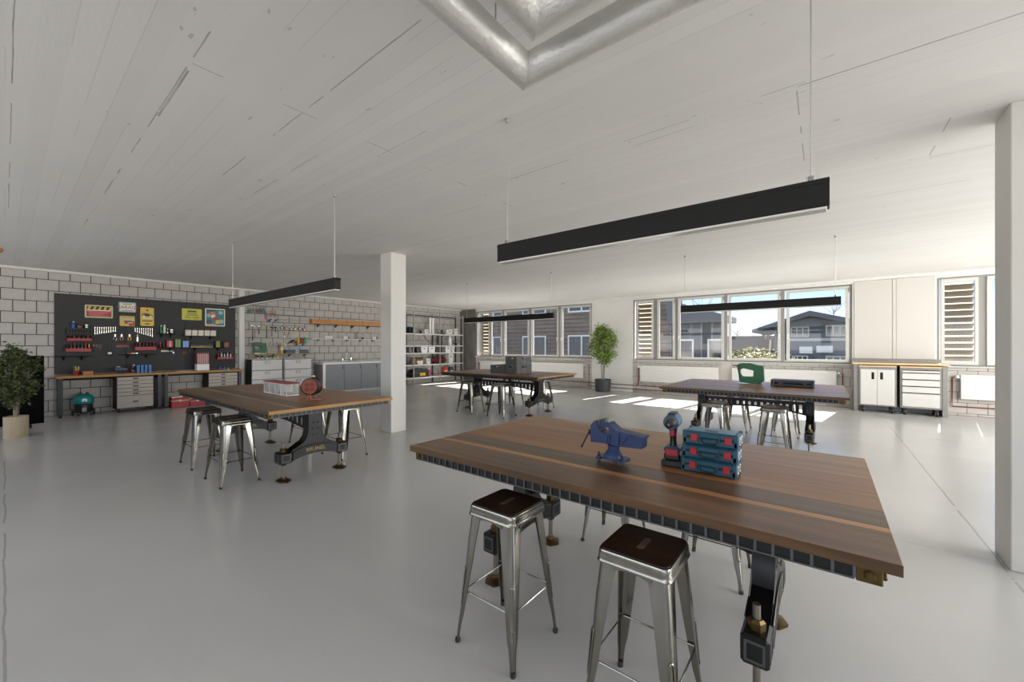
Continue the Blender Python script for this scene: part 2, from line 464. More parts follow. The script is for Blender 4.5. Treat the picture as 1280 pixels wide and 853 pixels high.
jm.build('mortar', MORTAR_W, wall_win)
zc = [0.0, 0.055, 0.30, 0.545, 0.79, 1.03, LZ - .032]
far = MB()
for a, b2 in (W1, W2, (2.10, 4.4)):
    for k in range(len(zc) - 1):
        z0, z1 = zc[k] + .005, zc[k + 1] - .005
        x = a - .32 + (0.147 if k % 2 else 0.0)
        while x < b2:
            x0, x1 = max(x, a) + .005, min(x + .315, b2) - .005
            if x1 - x0 > .03:
                if a == W1[0]: far.box(x0, x1, YW - .008, YW + .004, z0, z1)
                else:
                    key = ('b', round(x1 - x0, 3), round(z1 - z0, 3))
                    if key not in cache: cache[key] = MB().box(0, x1 - x0, -.01, .004, 0, z1 - z0, .003).mesh('block', BLOCK_W)
                    place('block', cache[key], wall_win, (x0, YW, z0))
            x += .315
stuff(far.build('far_blocks', BLOCK_W, wall_win))
# white board panels between the windows
for a, b2 in ((0.60, 1.315), (1.385, 2.05)):
    MB().box(a, b2, YW - .025, YW, 1.10, 3.27, .004).build('panel', mat('panel_off_white', 'c9c6c0', .5), wall_win)
MB().box(1.32, 1.38, YW - .03, YW, 1.10, 3.27, .004).build('cover_strip', MATS['panel_off_white'], wall_win)
struct(MB().box(W1[1] - .02, XR, YW - .06, YW, CZ - .06, CZ).build('trim_2', WHITE))

# ---- right and rear wall, outside the picture, with openings added for the fill lights
rw = MB(); rw.box(XR, XR + .3, YB, YW, 0, 1.1); rw.box(XR, XR + .3, YB, YW, 3.2, CZ)
for yy in (YB, 1.2, 7.4, YW - .5): rw.box(XR, XR + .3, yy, yy + .5, 1.1, 3.2)
struct(rw.build('wall_right', WHITE))
rw = MB(); rw.box(XL, XR, YB - .3, YB, 0, 1.1); rw.box(XL, XR, YB - .3, YB, 3.2, CZ)
for xx in (XL, -7.2, -0.2, XR - .5): rw.box(xx, xx + .5, YB - .3, YB, 1.1, 3.2)
struct(rw.build('wall_rear', WHITE))

# ---- two square pillars
PIL = mat('pillar_paint', 'd4d1cb', 0.5, var=0.02, vscale=3)
struct(MB().box(-6.605, -6.27, 4.387, 4.72, 0, CZ, .006).build('pillar', PIL))
struct(MB().box(1.04, 1.40, 4.42, 4.76, 0, CZ, .006).build('pillar', PIL))

# ------------------------------------------------------------------ windows
FRAME = mat('window_frame_grey', 'c4c2bd', 0.4)
FRAME_D = mat('window_frame_dark', '8e8c88', 0.45)
PANE = glass('window_glass')
GAP_BRIGHT = bpy.data.materials.new('added_bright_gap_white'); GAP_BRIGHT.use_nodes = True  # translucent strips added so the louvre gaps look sunlit
_n = GAP_BRIGHT.node_tree.nodes; _n.clear(); _o = _n.new('ShaderNodeOutputMaterial'); _a = _n.new('ShaderNodeAddShader'); _t = _n.new('ShaderNodeBsdfTranslucent'); _d = _n.new('ShaderNodeBsdfDiffuse')
_t.inputs[0].default_value = (.42, .39, .33, 1); _d.inputs[0].default_value = (.4, .4, .38, 1)
GAP_BRIGHT.node_tree.links.new(_t.outputs[0], _a.inputs[0]); GAP_BRIGHT.node_tree.links.new(_d.outputs[0], _a.inputs[1]); GAP_BRIGHT.node_tree.links.new(_a.outputs[0], _o.inputs[0])
SLAT = mat('beige_blind_slat', '756c5d', 0.5)
def window(name, x0, x1, sashes, blind, z0=LZ, z1=TZ):
    """sashes: list of (outer x0, outer x1); blind: (x0, x1) of the louvre"""
    w = bpy.data.objects.new(name, None); COL.objects.link(w); struct(w); w.location = (x0, YW, 0)
    w['label'] = {'window_1': 'long grey framed window with louvre beside the metal shelving', 'window_2': 'long grey framed window looking onto the grey gabled house', 'window_3': 'grey framed window with louvre beside the right pillar'}[name]
    f = MB()
    yo, yi = .10, .04
    f.box(0, x1 - x0, yi, yo + .02, z1 - .045, z1); f.box(0, x1 - x0, yi, yo + .02, z0, z0 + .04)
    f.box(0, .05, yi, yo + .02, z0 + .04, z1 - .045); f.box(x1 - x0 - .05, x1 - x0, yi, yo + .02, z0 + .04, z1 - .045)
    edges = sorted(set([s[0] for s in sashes] + [blind[1] + .05]))
    for (a, b2) in sashes[:-1]:
        f.box(b2 - x0 - .005, b2 - x0 + .085, yi, yo + .02, z0 + .04, z1 - .045)
    f.box(blind[1] + .06 - x0, sashes[0][0] - x0 + .005, yi, yo + .02, z0 + .04, z1 - .045)
    f.build('frame', FRAME_D, w)
    for i, (a, b2) in enumerate(sashes):
        a -= x0; b2 -= x0; t = .075
        s = MB()
        s.box(a, b2, .01, .085, z0 + .03, z0 + .03 + t, .006); s.box(a, b2, .01, .085, z1 - .04 - t, z1 - .04, .006)
        s.box(a, a + t, .01, .085, z0 + .03 + t, z1 - .04 - t, .004); s.box(b2 - t, b2, .01, .085, z0 + .03 + t, z1 - .04 - t, .004)
        sash = s.build('sash', FRAME, w)
        MB().box(a + t - .005, b2 - t + .005, .052, .058, z0 + t + .025, z1 - t - .035).build('pane', PANE, sash)
        hx = (b2 - t * .5) if i % 2 == 0 else (a + t * .5)
        h = MB(); h.box(hx - .015, hx + .015, -.005, .01, 1.86, 1.95, .004); h.cyl((hx, -.005, 1.92), (hx, -.045, 1.92), .009, n=8)
        h.box(hx - .011, hx + .011, -.055, -.04, 1.80, 1.935, .005); h.build('handle', WHITE_PL, sash)
        MB().box(b2 - .02, b2 + .015, -.002, .012, z1 - .20, z1 - .08, .004).build('hinge', FRAME_D, sash)
    a, b2 = blind[0] - x0, blind[1] - x0; t = .06
    s = MB(); s.box(a - t, b2 + t, .02, .085, z0 + .03, z0 + .1, .005); s.box(a - t, b2 + t, .02, .085, z1 - .12, z1 - .04, .005)
    s.box(a - t, a, .02, .085, z0 + .1, z1 - .12, .004); s.box(b2, b2 + t, .02, .085, z0 + .1, z1 - .12, .004)
    lo = s.build('louvre', FRAME, w)
    n = 12; zz0, zz1 = z0 + .11, z1 - .14; p = (zz1 - zz0) / n
    sm = MB(); h = p * .70
    sm.prism([(-.05, h), (-.05, h - .012), (.05, -.012), (.055, 0.0)], 'yz', 0, b2 - a)
    me = sm.mesh('slat', SLAT); gap_strip = MB().box(0, b2 - a, 0, .004, 0, p - h + .004).mesh('bright_gap_strip', GAP_BRIGHT)
    for k in range(n): place('slat', me, lo, (a, .135, zz0 + k * p + .01)); place('bright_gap_strip', gap_strip, lo, (a, .200, zz0 + k * p + .008 + h))
    MB().box(a, b2, .054, .058, zz0 - .02, zz1 + .03).build('pane', PANE, lo)
    MB().box(-.03, x1 - x0 + .03, -.07, .05, z0 - .032, z0, .006).build('sill', FRAME, w)
    return w
window('window_1', W1[0], W1[1], [(-11.93, -11.25), (-11.12, -9.78), (-9.64, -8.34), (-8.22, -6.90)], (-12.52, -12.06))
window('window_2', W2[0], W2[1], [(-4.455, -3.88), (-3.79, -2.43), (-2.31, -0.985), (-0.855, 0.50)], (-5.13, -4.65))
window('window_3', W3[0], W3[1], [(2.86, 4.2), (4.3, 5.7), (5.8, 7.5)], (2.21, 2.68))

# ------------------------------------------------------------------ radiators and heating pipes
RADM = mat('radiator_enamel', 'dcdad5', 0.35)
COPPER = mat('red_copper_pipe', '7d3f33', 0.4, metal=0.3)
def radiator(label, x0, x1, valve):
    t = thing('radiator', label, 'radiator', ((x0 + x1) / 2, YW - .06, .39)); L = x1 - x0
    b = MB(); b.box(-L / 2, L / 2, -.055, .0, .0, .555, .006); b.build('body', RADM, t)
    n = 8; p = .545 / n
    me = MB().box(-L / 2 + .004, L / 2 - .004, -.064, -.054, 0, p - .010, .004).mesh('panel', RADM)
    for k in range(n): place('panel', me, t, (0, 0, .005 + k * p))
    s = 1 if valve == 'r' else -1
    v = MB(); v.cyl((s * (L / 2), -.03, .49), (s * (L / 2 + .05), -.03, .49), .012); v.lathe([(.026, 0), (.03, .015), (.03, .05), (.022, .065)], 12, (s * (L / 2 + .05), -.03, .475), 'z')
    v.build('valve', WHITE_PL, t)
    for q in (-.42, .42): MB().box(q * L - .02, q * L + .02, -.005, .055, .1, .45).build('bracket', FRAME_D, t)
    return t
radiator('long white radiator with the two grey crates standing in front of it', -12.44, -9.95, 'l')
radiator('long white radiator between the grey crates and the potted ficus', -9.75, -7.19, 'r')
radiator('long white radiator beside the potted ficus with valve at its left end', -5.0, -2.565, 'l')
radiator('long white radiator behind the green jigsaw and the black case', -2.2, .243, 'r')
radiator('white radiator under the window beside the right pillar', 2.44, 4.6, 'l')
def pipes(name, label, runs):
    m = MB()
    for r in runs: m.tube(r, .013, 8)
    return tag(m.build(name, COPPER), label, 'pipe')
yp = YW - .035
pipes('heating_pipe', 'red brown heating pipe running low along the wall behind the potted ficus', [[(-12.6, yp, .88), (-12.6, yp, .24), (-2.35, yp, .24)]])
pipes('heating_pipe', 'lower of the two red brown heating pipes along the wall by the ficus', [[(-6.97, yp - .01, .93), (-6.97, yp - .01, .11), (-2.4, yp - .01, .11)]])
pipes('heating_pipe', 'short red brown pipe dropping to the upper heating pipe beside the ficus radiator', [[(-5.08, yp, .88), (-5.08, yp, .255)]])
pipes('heating_pipe', 'red brown pipe at the end of the radiator beside the wheeled cabinets', [[(.30, yp, .88), (.37, yp, .88), (.37, yp, .12)]])
pipes('heating_pipe', 'red brown pipe with bend under the window beside the right pillar', [[(2.37, yp, .88), (2.325, yp, .88), (2.325, yp, .21), (4.5, yp, .21)]])

# ------------------------------------------------------------------ insulated ducts under the ceiling
FOIL = mat('crinkled_foil', 'e6e5e1', 0.45, metal=0.55, bump=0.5, bscale=45)
def duct(label, xc, yc, zc_, r, x1, y1):
    t = thing('ventilation_duct', label, 'duct', (xc, yc, zc_), group=None)
    def ring(p, ax, mx=0.0):
        out = []
        for k in range(24):
            a = 2 * math.pi * k / 24; u, v = r * math.cos(a), r * math.sin(a)
            # mitred end: shift along the duct by u
            out.append((p - u * mx if ax == 'x' else u, u if ax == 'x' else p - u * mx, v))
        return out
    m = MB(); m.loft([ring(0, 'x', 1.0), ring(.25, 'x'), ring(x1 - xc, 'x')]); m.build('pipe_run', FOIL, t)
    m = MB(); m.loft([ring(0, 'y', 1.0), ring(-.25, 'y'), ring(y1 - yc, 'y')]); m.build('pipe_run', FOIL, t)
    def seam(off, ax):
        q = MB(); pts = []
        q.lathe([(r + .002, -.012), (r + .004, 0), (r + .002, .012)], 24, (off, 0, 0) if ax == 'x' else (0, off, 0), ax); return q
    seam(.95, 'x').build('tape_seam', FOIL, t); seam(-.8, 'y').build('tape_seam', FOIL, t)
    for px, py in ((.12, -.25),):
        h = MB(); h.cyl((0, py, r), (0, py, CZ - zc_), .004, n=6); h.build('hanger_rod', GREYMET, t)
    h = MB(); h.cyl((.75, 0, r), (.75, 0, CZ - zc_), .004, n=6); h.build('hanger_rod', GREYMET, t)
    return t
duct('silver foil wrapped duct with corner, the outer of the two ducts', -1.285, 1.755, 3.10, .078, 3.0, -3.5)
duct('silver foil wrapped duct with corner, nested inside the outer duct', -1.025, 1.48, 3.10, .085, 3.0, -3.5)

# ------------------------------------------------------------------ the street outside the windows
GRASS = mat('outside_ground', '57564a', 0.95, var=0.3, vscale=0.4)
struct(MB().box(-120, 90, YW + .4, 160, -2.7, -2.5).build('outside_ground', GRASS))
SIDE = mat('grey_blue_siding', '6f747c', 0.8, var=0.06, vscale=2)
SIDE_D = mat('dark_slate_siding', '4a4c50', 0.7, var=0.15, vscale=2)
ROOFM = mat('grey_roof_metal', '55585e', 0.6)
WING = mat('dark_window_glass', '2b3038', 0.08, spec=0.8)
WFR = mat('pale_window_frame', 'c9c9c7', 0.5)
def ext_window(parent, x0, x1, z0, z1, y, n=3, frame=WFR):
    t = .10
    f = MB(); f.box(x0, x1, y - .06, y + .02, z0, z0 + t); f.box(x0, x1, y - .06, y + .02, z1 - t, z1)
    for k in range(n + 1):
        x = x0 + (x1 - x0 - t) * k / n; f.box(x, x + t, y - .06, y + .02, z0 + t, z1 - t)
    w = f.build('window', frame, parent); w.location = (0, 0, 0)
    for k in range(n):
        xa = x0 + t + (x1 - x0 - t) * k / n; xb = x0 + (x1 - x0 - t) * (k + 1) / n
        MB().box(xa, xb, y - .02, y, z0 + t, z1 - t).build('pane', WING, w)
# gabled house seen in the right hand panes of the middle window
YB2 = 46.0
def ZX(px, py, Y=YB2): p = at_y(px, py, Y); return p.x, p.z
bx = thing('gabled_house', 'grey blue boarded house with low gabled roof beyond the window', 'building', (0, 0, 0))
xl, _ = ZX(968, 420); xr, _ = ZX(1090, 420); xp, zp = ZX(1013, 390.5); _, zl = ZX(984, 400); zl2 = ZX(968, 403)[1]; _, zr = ZX(1056, 396.5); zr2 = zr - (zp - zr) * .75
w = MB(); w.prism([(xl, -2.5), (xr, -2.5), (xr, zr2 - .5), (xp, zp - .5), (xl, zl2 - .5)], 'xz', YB2, YB2 + 12)
wo_ = w.build('wall', SIDE, bx)
bm_ = MB().box(0, .10, -.05, 0, 0, 1.0).mesh('siding_batten', SIDE)
nb = 34
st = MB()
for k in range(nb):
    x = xl + (xr - xl) * (k + .5) / nb
    zt = (zl2 + (zp - zl2) * (x - xl) / (xp - xl)) if x < xp else (zp + (zr2 - zp) * (x - xp) / (xr - xp))
    st.box(x, x + .09, YB2 - .05, YB2, -2.5, zt - .6)
stuff(st.build('siding_battens', SIDE, bx))
r_ = MB()
r_.prism([(xl - 1.6, zl2 - .75), (xp, zp), (xp, zp - .45), (xl - 1.6, zl2 - 1.05)], 'xz', YB2 - 2.2, YB2 + 12)
r_.prism([(xr + 1.6, zr2 - .75), (xp, zp), (xp, zp - .45), (xr + 1.6, zr2 - 1.05)], 'xz', YB2 - 2.2, YB2 + 12)
r_.build('roof', ROOFM, bx)
for (pa, pb, qa, qb) in ((988.5, 1011.5, 409, 421.5), (1032, 1060, 407, 420.5), (990, 1010, 444.5, 455), (1032, 1060, 445, 455)):
    xa, za = ZX(pa, qa); xb, zb = ZX(pb, qb); ext_window(bx, xa, xb, zb, za, YB2 - .05)
for (pa, pb, qa, qb) in ((999.5, 1015.5, 433.5, 442), (1020.5, 1041, 432.5, 441)):
    xa, za = ZX(pa, qa); xb, zb = ZX(pb, qb); MB().box(xa, xb, YB2 - .4, YB2 - .1, zb, za).build('reflection_patch', WHITE_PL, bx)  # pale reflections modelled as white boxes on the facade
xa, za = ZX(986, 425); MB().box(xa, xr, YB2 - .12, YB2, za - .12, za + .12).build('floor_band', WFR, bx)
# brown tiled roof house
YB3 = 60.0
TILE = mat('brown_roof_tiles', '6b5548', 0.85, var=0.2, vscale=3)
h3 = thing('tiled_roof_house', 'house with brown tiled roof and chimney beyond the window', 'building')
xa, za = ZX(880, 421, YB3); xb, zb = ZX(990, 421, YB3)
MB().prism([(YB3 - 3.6, -2.5), (YB3 - 3.6, -1.8), (YB3, za), (YB3 + 3.6, -1.8), (YB3 + 3.6, -2.5)], 'yz', xa, xb).build('roof', TILE, h3)
c0, _ = ZX(952.5, 420, YB3 - 1); c1, ct = ZX(956.5, 413, YB3 - 1); MB().box(c0, c1, YB3 - 1, YB3 - .2, 0, ct).build('chimney', TILE, h3)
c0, _ = ZX(949, 425, YB3 - 3.7); c1, ct = ZX(961, 425, YB3 - 3.7); MB().box(c0, c1, YB3 - 3.7, YB3 - 1, -1.5, ct).build('dormer', TILE, h3)
# long dark building opposite
YB4 = 24.0
h4 = thing('dark_boarded_building', 'long dark slate boarded building facing the left windows', 'building')
xe = at_y(884, 420, YB4).x; xm = at_y(838, 420, YB4).x
MB().box(-34, xm, YB4, YB4 + 2.5, -2.5, 6.2).build('wall', SIDE_D, h4)
zt = at_y(880, 404, YB4).z
MB().box(xm, xe + .6, YB4, YB4 + 1.5, -2.5, zt).build('wall', SIDE_D, h4)
MB().prism([(xm, zt), (xe + 1.2, zt), (xe + 1.2, zt + .3), (xm, zt + 1.35)], 'xz', YB4 - .7, YB4 + 1.5).build('roof', ROOFM, h4)
bo = MB()
for k in range(30): bo.box(-34, xm - .05, YB4 - .03, YB4, -2.4 + k * .28, -2.4 + k * .28 + .22)
stuff(bo.build('horizontal_boards', mat('brown_grey_boards', '76685a', 0.8, var=0.2, vscale=1.5), h4))
bo = MB(); x = xm
while x < xe + .4: bo.box(x, x + .07, YB4 - .05, YB4, -2.5, zt); x += .55
stuff(bo.build('upright_battens', SIDE, h4))
for k in range(7):
    x = xm - 2.9 - k * 3.9
    ext_window(h4, x, x + 2.1, 0.5, 2.35, YB4 - .05, 2)
    ext_window(h4, x, x + 2.1, 3.9, 5.4, YB4 - .05, 2)
for x in (xm + .5, xm + 2.0): ext_window(h4, x, x + .8, 0.6, 2.0, YB4 - .05, 1)
# flowering bush in front of the tiled roof house, and bare trees
LEAFB = mat('pale_green_leaves', '8d8a63', 0.7, var=0.4, vscale=14)
def leaf_cloud(n, c, r, size, m, name, parent, seed=1, flat=0.5, shell=0.45):
    rnd = random.Random(seed); mb = MB()
    for _ in range(n):
        while True:
            p = Vector((rnd.uniform(-1, 1), rnd.uniform(-1, 1), rnd.uniform(-1, 1)))
            if shell < p.length < 1: break
        p = Vector((p.x * r[0], p.y * r[1], p.z * r[2])) + Vector(c)
        s = size * rnd.uniform(.6, 1.25)
        a = Vector((rnd.gauss(0, 1), rnd.gauss(0, 1), rnd.gauss(0, .6))).normalized(); b2 = a.cross(Vector((rnd.gauss(0, 1), rnd.gauss(0, 1), rnd.gauss(0, 1)))).normalized()
        mb._add([p, p + a * s * .5 + b2 * s * flat * .5, p + a * s, p + a * s * .5 - b2 * s * flat * .5], [(0, 1, 2, 3)])
    return mb.build(name, m, parent, smooth=False)
xa, za = ZX(944, 433, 19); bu = thing('flowering_bush', 'dense bush with pale blossom under the middle window pane', 'bush', (xa, 19, -2.5))
leaf_cloud(5200, (0, 0, 2.3), (2.0, 1.3, 1.75), .17, LEAFB, 'foliage', bu, 5, .6, .55)
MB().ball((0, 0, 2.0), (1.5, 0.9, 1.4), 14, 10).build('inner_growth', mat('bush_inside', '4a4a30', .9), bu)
MB().tube([(0, 0, 0), (.05, 0, .9)], [.12, .08]).build('stem', BROWN, bu)
TWIG = mat('bare_twigs', '8a7a68', 0.8)
def bare_tree(label, px, Y, top, seed):
    rnd = random.Random(seed); x, z = ZX(px, top, Y)
    t = thing('bare_tree', label, 'tree', (x, Y, -2.5)); H = z + 2.5
    m = MB(); m.tube([(0, 0, 0), (.1, 0, H * .5), (0, 0, H * .95)], [.14, .08, .02], 6); m.build('trunk', TWIG, t)
    m = MB()
    for k in range(40):
        z0 = H * rnd.uniform(.45, .9); a = rnd.uniform(0, 6.28); l = H * rnd.uniform(.12, .25)
        p = Vector((0, 0, z0)); m.tube([p, p + Vector((math.cos(a) * l * .5, math.sin(a) * l * .5, l * .5)), p + Vector((math.cos(a) * l * .7, math.sin(a) * l * .7, l))], [.03, .02, .006], 4)
    m.build('branches', TWIG, t)
bare_tree('bare winter tree standing behind the tiled roof house', 921, 66, 408, 1)
bare_tree('bare winter tree rising behind the gabled house roof', 1042, 70, 381, 2)
bare_tree('bare winter tree behind the dark boarded building', 881, 40, 376, 3)
# ================================================================== TABLES
IRON = mat('black_cast_iron', '0b0b0b', 0.38, metal=0.0, spec=0.4, var=0.15, vscale=25)
IRON_E = mat('grey_iron_edge', '565757', 0.45, metal=0.5)  # lighter grey iron for ribs, lips and edge rims
BRASS = mat('aged_brass', '54421f', 0.38, metal=0.7, var=0.2, vscale=30)
SCREW = mat('jack_screw_steel', '8a857b', 0.3, metal=0.9)
PLANKS = [wood('plank_umber', '432c14', '745231', 0.36, spec=0.7), wood('plank_rust', '8a5a2c', 'b08050', 0.36, spec=0.7), wood('plank_smoke', '3a2917', '634a31', 0.36, spec=0.7),
          wood('plank_russet', '6a421f', '946437', 0.36, spec=0.7), wood('plank_chestnut', '664022', '8f5f38', 0.36, spec=0.7), wood('plank_walnut', '6b4a2c', '946c45', 0.36, spec=0.7), wood('plank_hazel', '6e4d2c', '99734a', 0.36, spec=0.7)]
EDGEW = wood('oiled_edge', '33210f', '63431f', 0.4)
ENDW = wood('oiled_end_grain', '6a4517', 'a87b36', 0.4, 1.0, 1)
TT = .935
HL, HW = 1.186, .732
def make_table():
    t = thing('workshop_table', 'table', 'table')
    ys = [0, .266, .315, .497, .742, .983, 1.212, 1.464]
    for i in range(7):
        MB().box(-HL, HL, -HW + ys[i] + .0008, -HW + ys[i + 1] - .0008, TT - .036, TT, .0015).build('plank', PLANKS[i], t)
    for s in (-1, 1):
        MB().box(-HL - .0012, HL + .0012, s * HW, s * (HW + .0012), TT - .0362, TT - .0008).build('edge_strip', EDGEW, t)
        MB().box(s * HL, s * (HL + .0012), -HW, HW, TT - .0362, TT - .0008).build('edge_strip', ENDW, t)
    # apron: dark rails with upright ribs
    AY, AX = .712, 1.14; z0, z1 = .848, TT - .0365
    for s in (-1, 1):
        MB().box(-AX + .065, AX - .065, s * AY - s * .03, s * AY, z0, z1).build('apron_rail', IRON, t)
        MB().box(-AX + .065, AX - .065, s * AY, s * (AY + .006), z0, z0 + .006).build('rail_lip', IRON_E, t)
        MB().box(s * AX - s * .03, s * AX, -AY + .031, AY - .031, z0, z1).build('apron_rail', IRON, t)
        MB().box(s * AX, s * (AX + .006), -AY + .04, AY - .04, z0, z0 + .006).build('rail_lip', IRON_E, t)
    rx = MB().box(-.0045, .0045, -.006, .0, z0 + .006, z1).mesh('rib', IRON_E)
    ry = MB().box(0, .006, -.0045, .0045, z0 + .006, z1).mesh('rib', IRON_E)
    n = 39; p = (2 * AX - .13) / n
    for k in range(n + 1):
        x = -AX + .065 + k * p
        place('rib', rx, t, (x, -AY, 0)); place('rib', rx, t, (x, AY + .006, 0))
    n = 24; p = (2 * AY - .08) / n
    for k in range(n + 1):
        y = -AY + .04 + k * p
        place('rib', ry, t, (AX, y, 0)); place('rib', ry, t, (-AX - .006, y, 0))
    for sx in (-1, 1):
        for sy in (-1, 1):
            b = MB(); b.box(sx * AX - sx * .062, sx * (AX + .004), sy * (AY - .04), sy * (AY + .006), z0 - .002, z1, .003)
            c = b.build('corner_bracket', BRASS, t)
            h = MB(); h.lathe([(.016, 0), (.016, .008), (.012, .011)], 6, (sx * (AX - .028), sy * (AY + .006), .873), 'y') if sy > 0 else h.lathe([(.016, 0), (.016, -.008), (.012, -.011)], 6, (sx * (AX - .028), sy * (AY + .006), .873), 'y')
            h.lathe([(.014, 0), (.014, .008 * sx), (.01, .011 * sx)], 6, (sx * (AX + .004), sy * (AY - .018), .873), 'x')
            h.build('bolt', BRASS, c)
    # two cast trestles
    prof = [(-.12, .848), (.12, .848), (.09, .80), (.083, .72), (.083, .57), (.10, .49), (.14, .43), (.21, .395), (.285, .352), (.285, .228), (.2, .252), (.1, .272), (0, .279)]
    prof = prof + [(-a, b) for a, b in prof[::-1] if (a, b) not in ((-.12, .848), (.12, .848), (0, .279))]
    arch_top = [(-.27, .338), (-.19, .366), (-.1, .382), (0, .388), (.1, .382), (.19, .366), (.27, .338)]
    arch_bot = [(.27, .238), (.19, .262), (.1, .280), (0, .287), (-.1, .280), (-.19, .262), (-.27, .238)]
    for s in (-1, 1):
        cx = s * .762
        tr = MB().prism(prof, 'yz', cx - .048, cx + .048).build('trestle', IRON, t, ang=0.5)
        for q in (-1, 1):
            a = MB().prism(arch_top + arch_bot, 'yz', cx + q * .048, cx + q * .056); a.build('arch_plate', IRON, tr)
            e2 = MB(); e2.tube([(cx + q * .056, y, z) for y, z in arch_top], .0035, 5); e2.tube([(cx + q * .056, y, z) for y, z in arch_bot], .0035, 5)
            for w in (-1, 1): e2.tube([(cx + q * .049, w * y, z) for y, z in ((.085, .80), (.079, .72), (.079, .57), (.096, .49), (.137, .434), (.2, .398))], .0035, 5)
            e2.build('edge_rim', IRON_E, tr)
            bo = MB()
            for yy in (-.027, .027):
                for zz in (.505, .58, .655): bo.lathe([(.011, 0), (.010, .005 * q), (.004, .009 * q)], 10, (cx + q * .048, yy, zz), 'x')
            bo.build('rivets', BRASS, tr)
            text('lettering', 'BRUNEL', mat('gilt_letter', '8d7a4d', 0.35, metal=0.7), tr, (cx + q * .0575, 0, .333), (math.pi / 2, 0, q * math.pi / 2), .066, .0015)
        for w in (-1, 1):
            cy = w * .345
            b = MB(); b.box(cx - .055, cx + .055, cy - .075, cy + .075, .215, .347, .012)
            bx_ = b.build('jack_box', IRON, t)
            f = MB()
            for q in (-1, 1):
                f.frame([(cy - .05, .235), (cy + .05, .235), (cy + .05, .327), (cy - .05, .327)], [(cy - .038, .247), (cy + .038, .247), (cy + .038, .315), (cy - .038, .315)], 'yz', cx + q * .0545, cx + q * .0575)
            f.frame([(cx - .04, .235), (cx + .04, .235), (cx + .04, .327), (cx - .04, .327)], [(cx - .03, .246), (cx + .03, .246), (cx + .03, .316), (cx - .03, .316)], 'xz', cy + w * .0745, cy + w * .0775)
            f.build('box_frame', IRON_E, bx_)
            sc = MB(); sc.cyl((cx, cy, .02), (cx, cy, .455), .016, n=12); sc.build('jack_screw', SCREW, t)
            MB().lathe([(.036, .347), (.036, .38), (.026, .392)], 6, (cx, cy, 0)).build('hex_nut', BRASS, t); MB().lathe([(.02, .185), (.036, .2), (.036, .215)], 6, (cx, cy, 0)).build('lower_nut', BRASS, t)
            pd = MB(); pd.lathe([(.074, 0), (.076, .016), (.055, .026), (.03, .034), (.026, .05)], 6, (cx, cy, 0)); pd.build('foot_pad', BRASS, t)
        MB().box(cx - .07, cx + .07, -.55, .55, .8475, .858).build('saddle', IRON, t)
    # slotted stretcher
    X0 = .714
    st = MB(); N = 24
    st.box(-X0, X0, -.035, .035, .705, .722)
    bot = lambda x: .595 - .085 * (abs(x) / X0) ** 2.2
    rings = []
    for k in range(N + 1):
        x = -X0 + 2 * X0 * k / N; b = bot(x); rings.append([(x, -.009, b), (x, .009, b), (x, .009, b + .028), (x, -.009, b + .028)])
    st.loft(rings)
    rings = []
    for k in range(N + 1):
        x = -X0 + 2 * X0 * k / N; rings.append([(x, -.009, .675), (x, .009, .675), (x, .009, .705), (x, -.009, .705)])
    st.loft(rings)
    stret = st.build('stretcher', IRON, t)
    for k in range(17):
        x = -X0 + .03 + (2 * X0 - .06) * k / 16; MB().box(x - .024, x + .024, -.008, .008, bot(x) + .02, .68).build('web', IRON, stret)
    return t

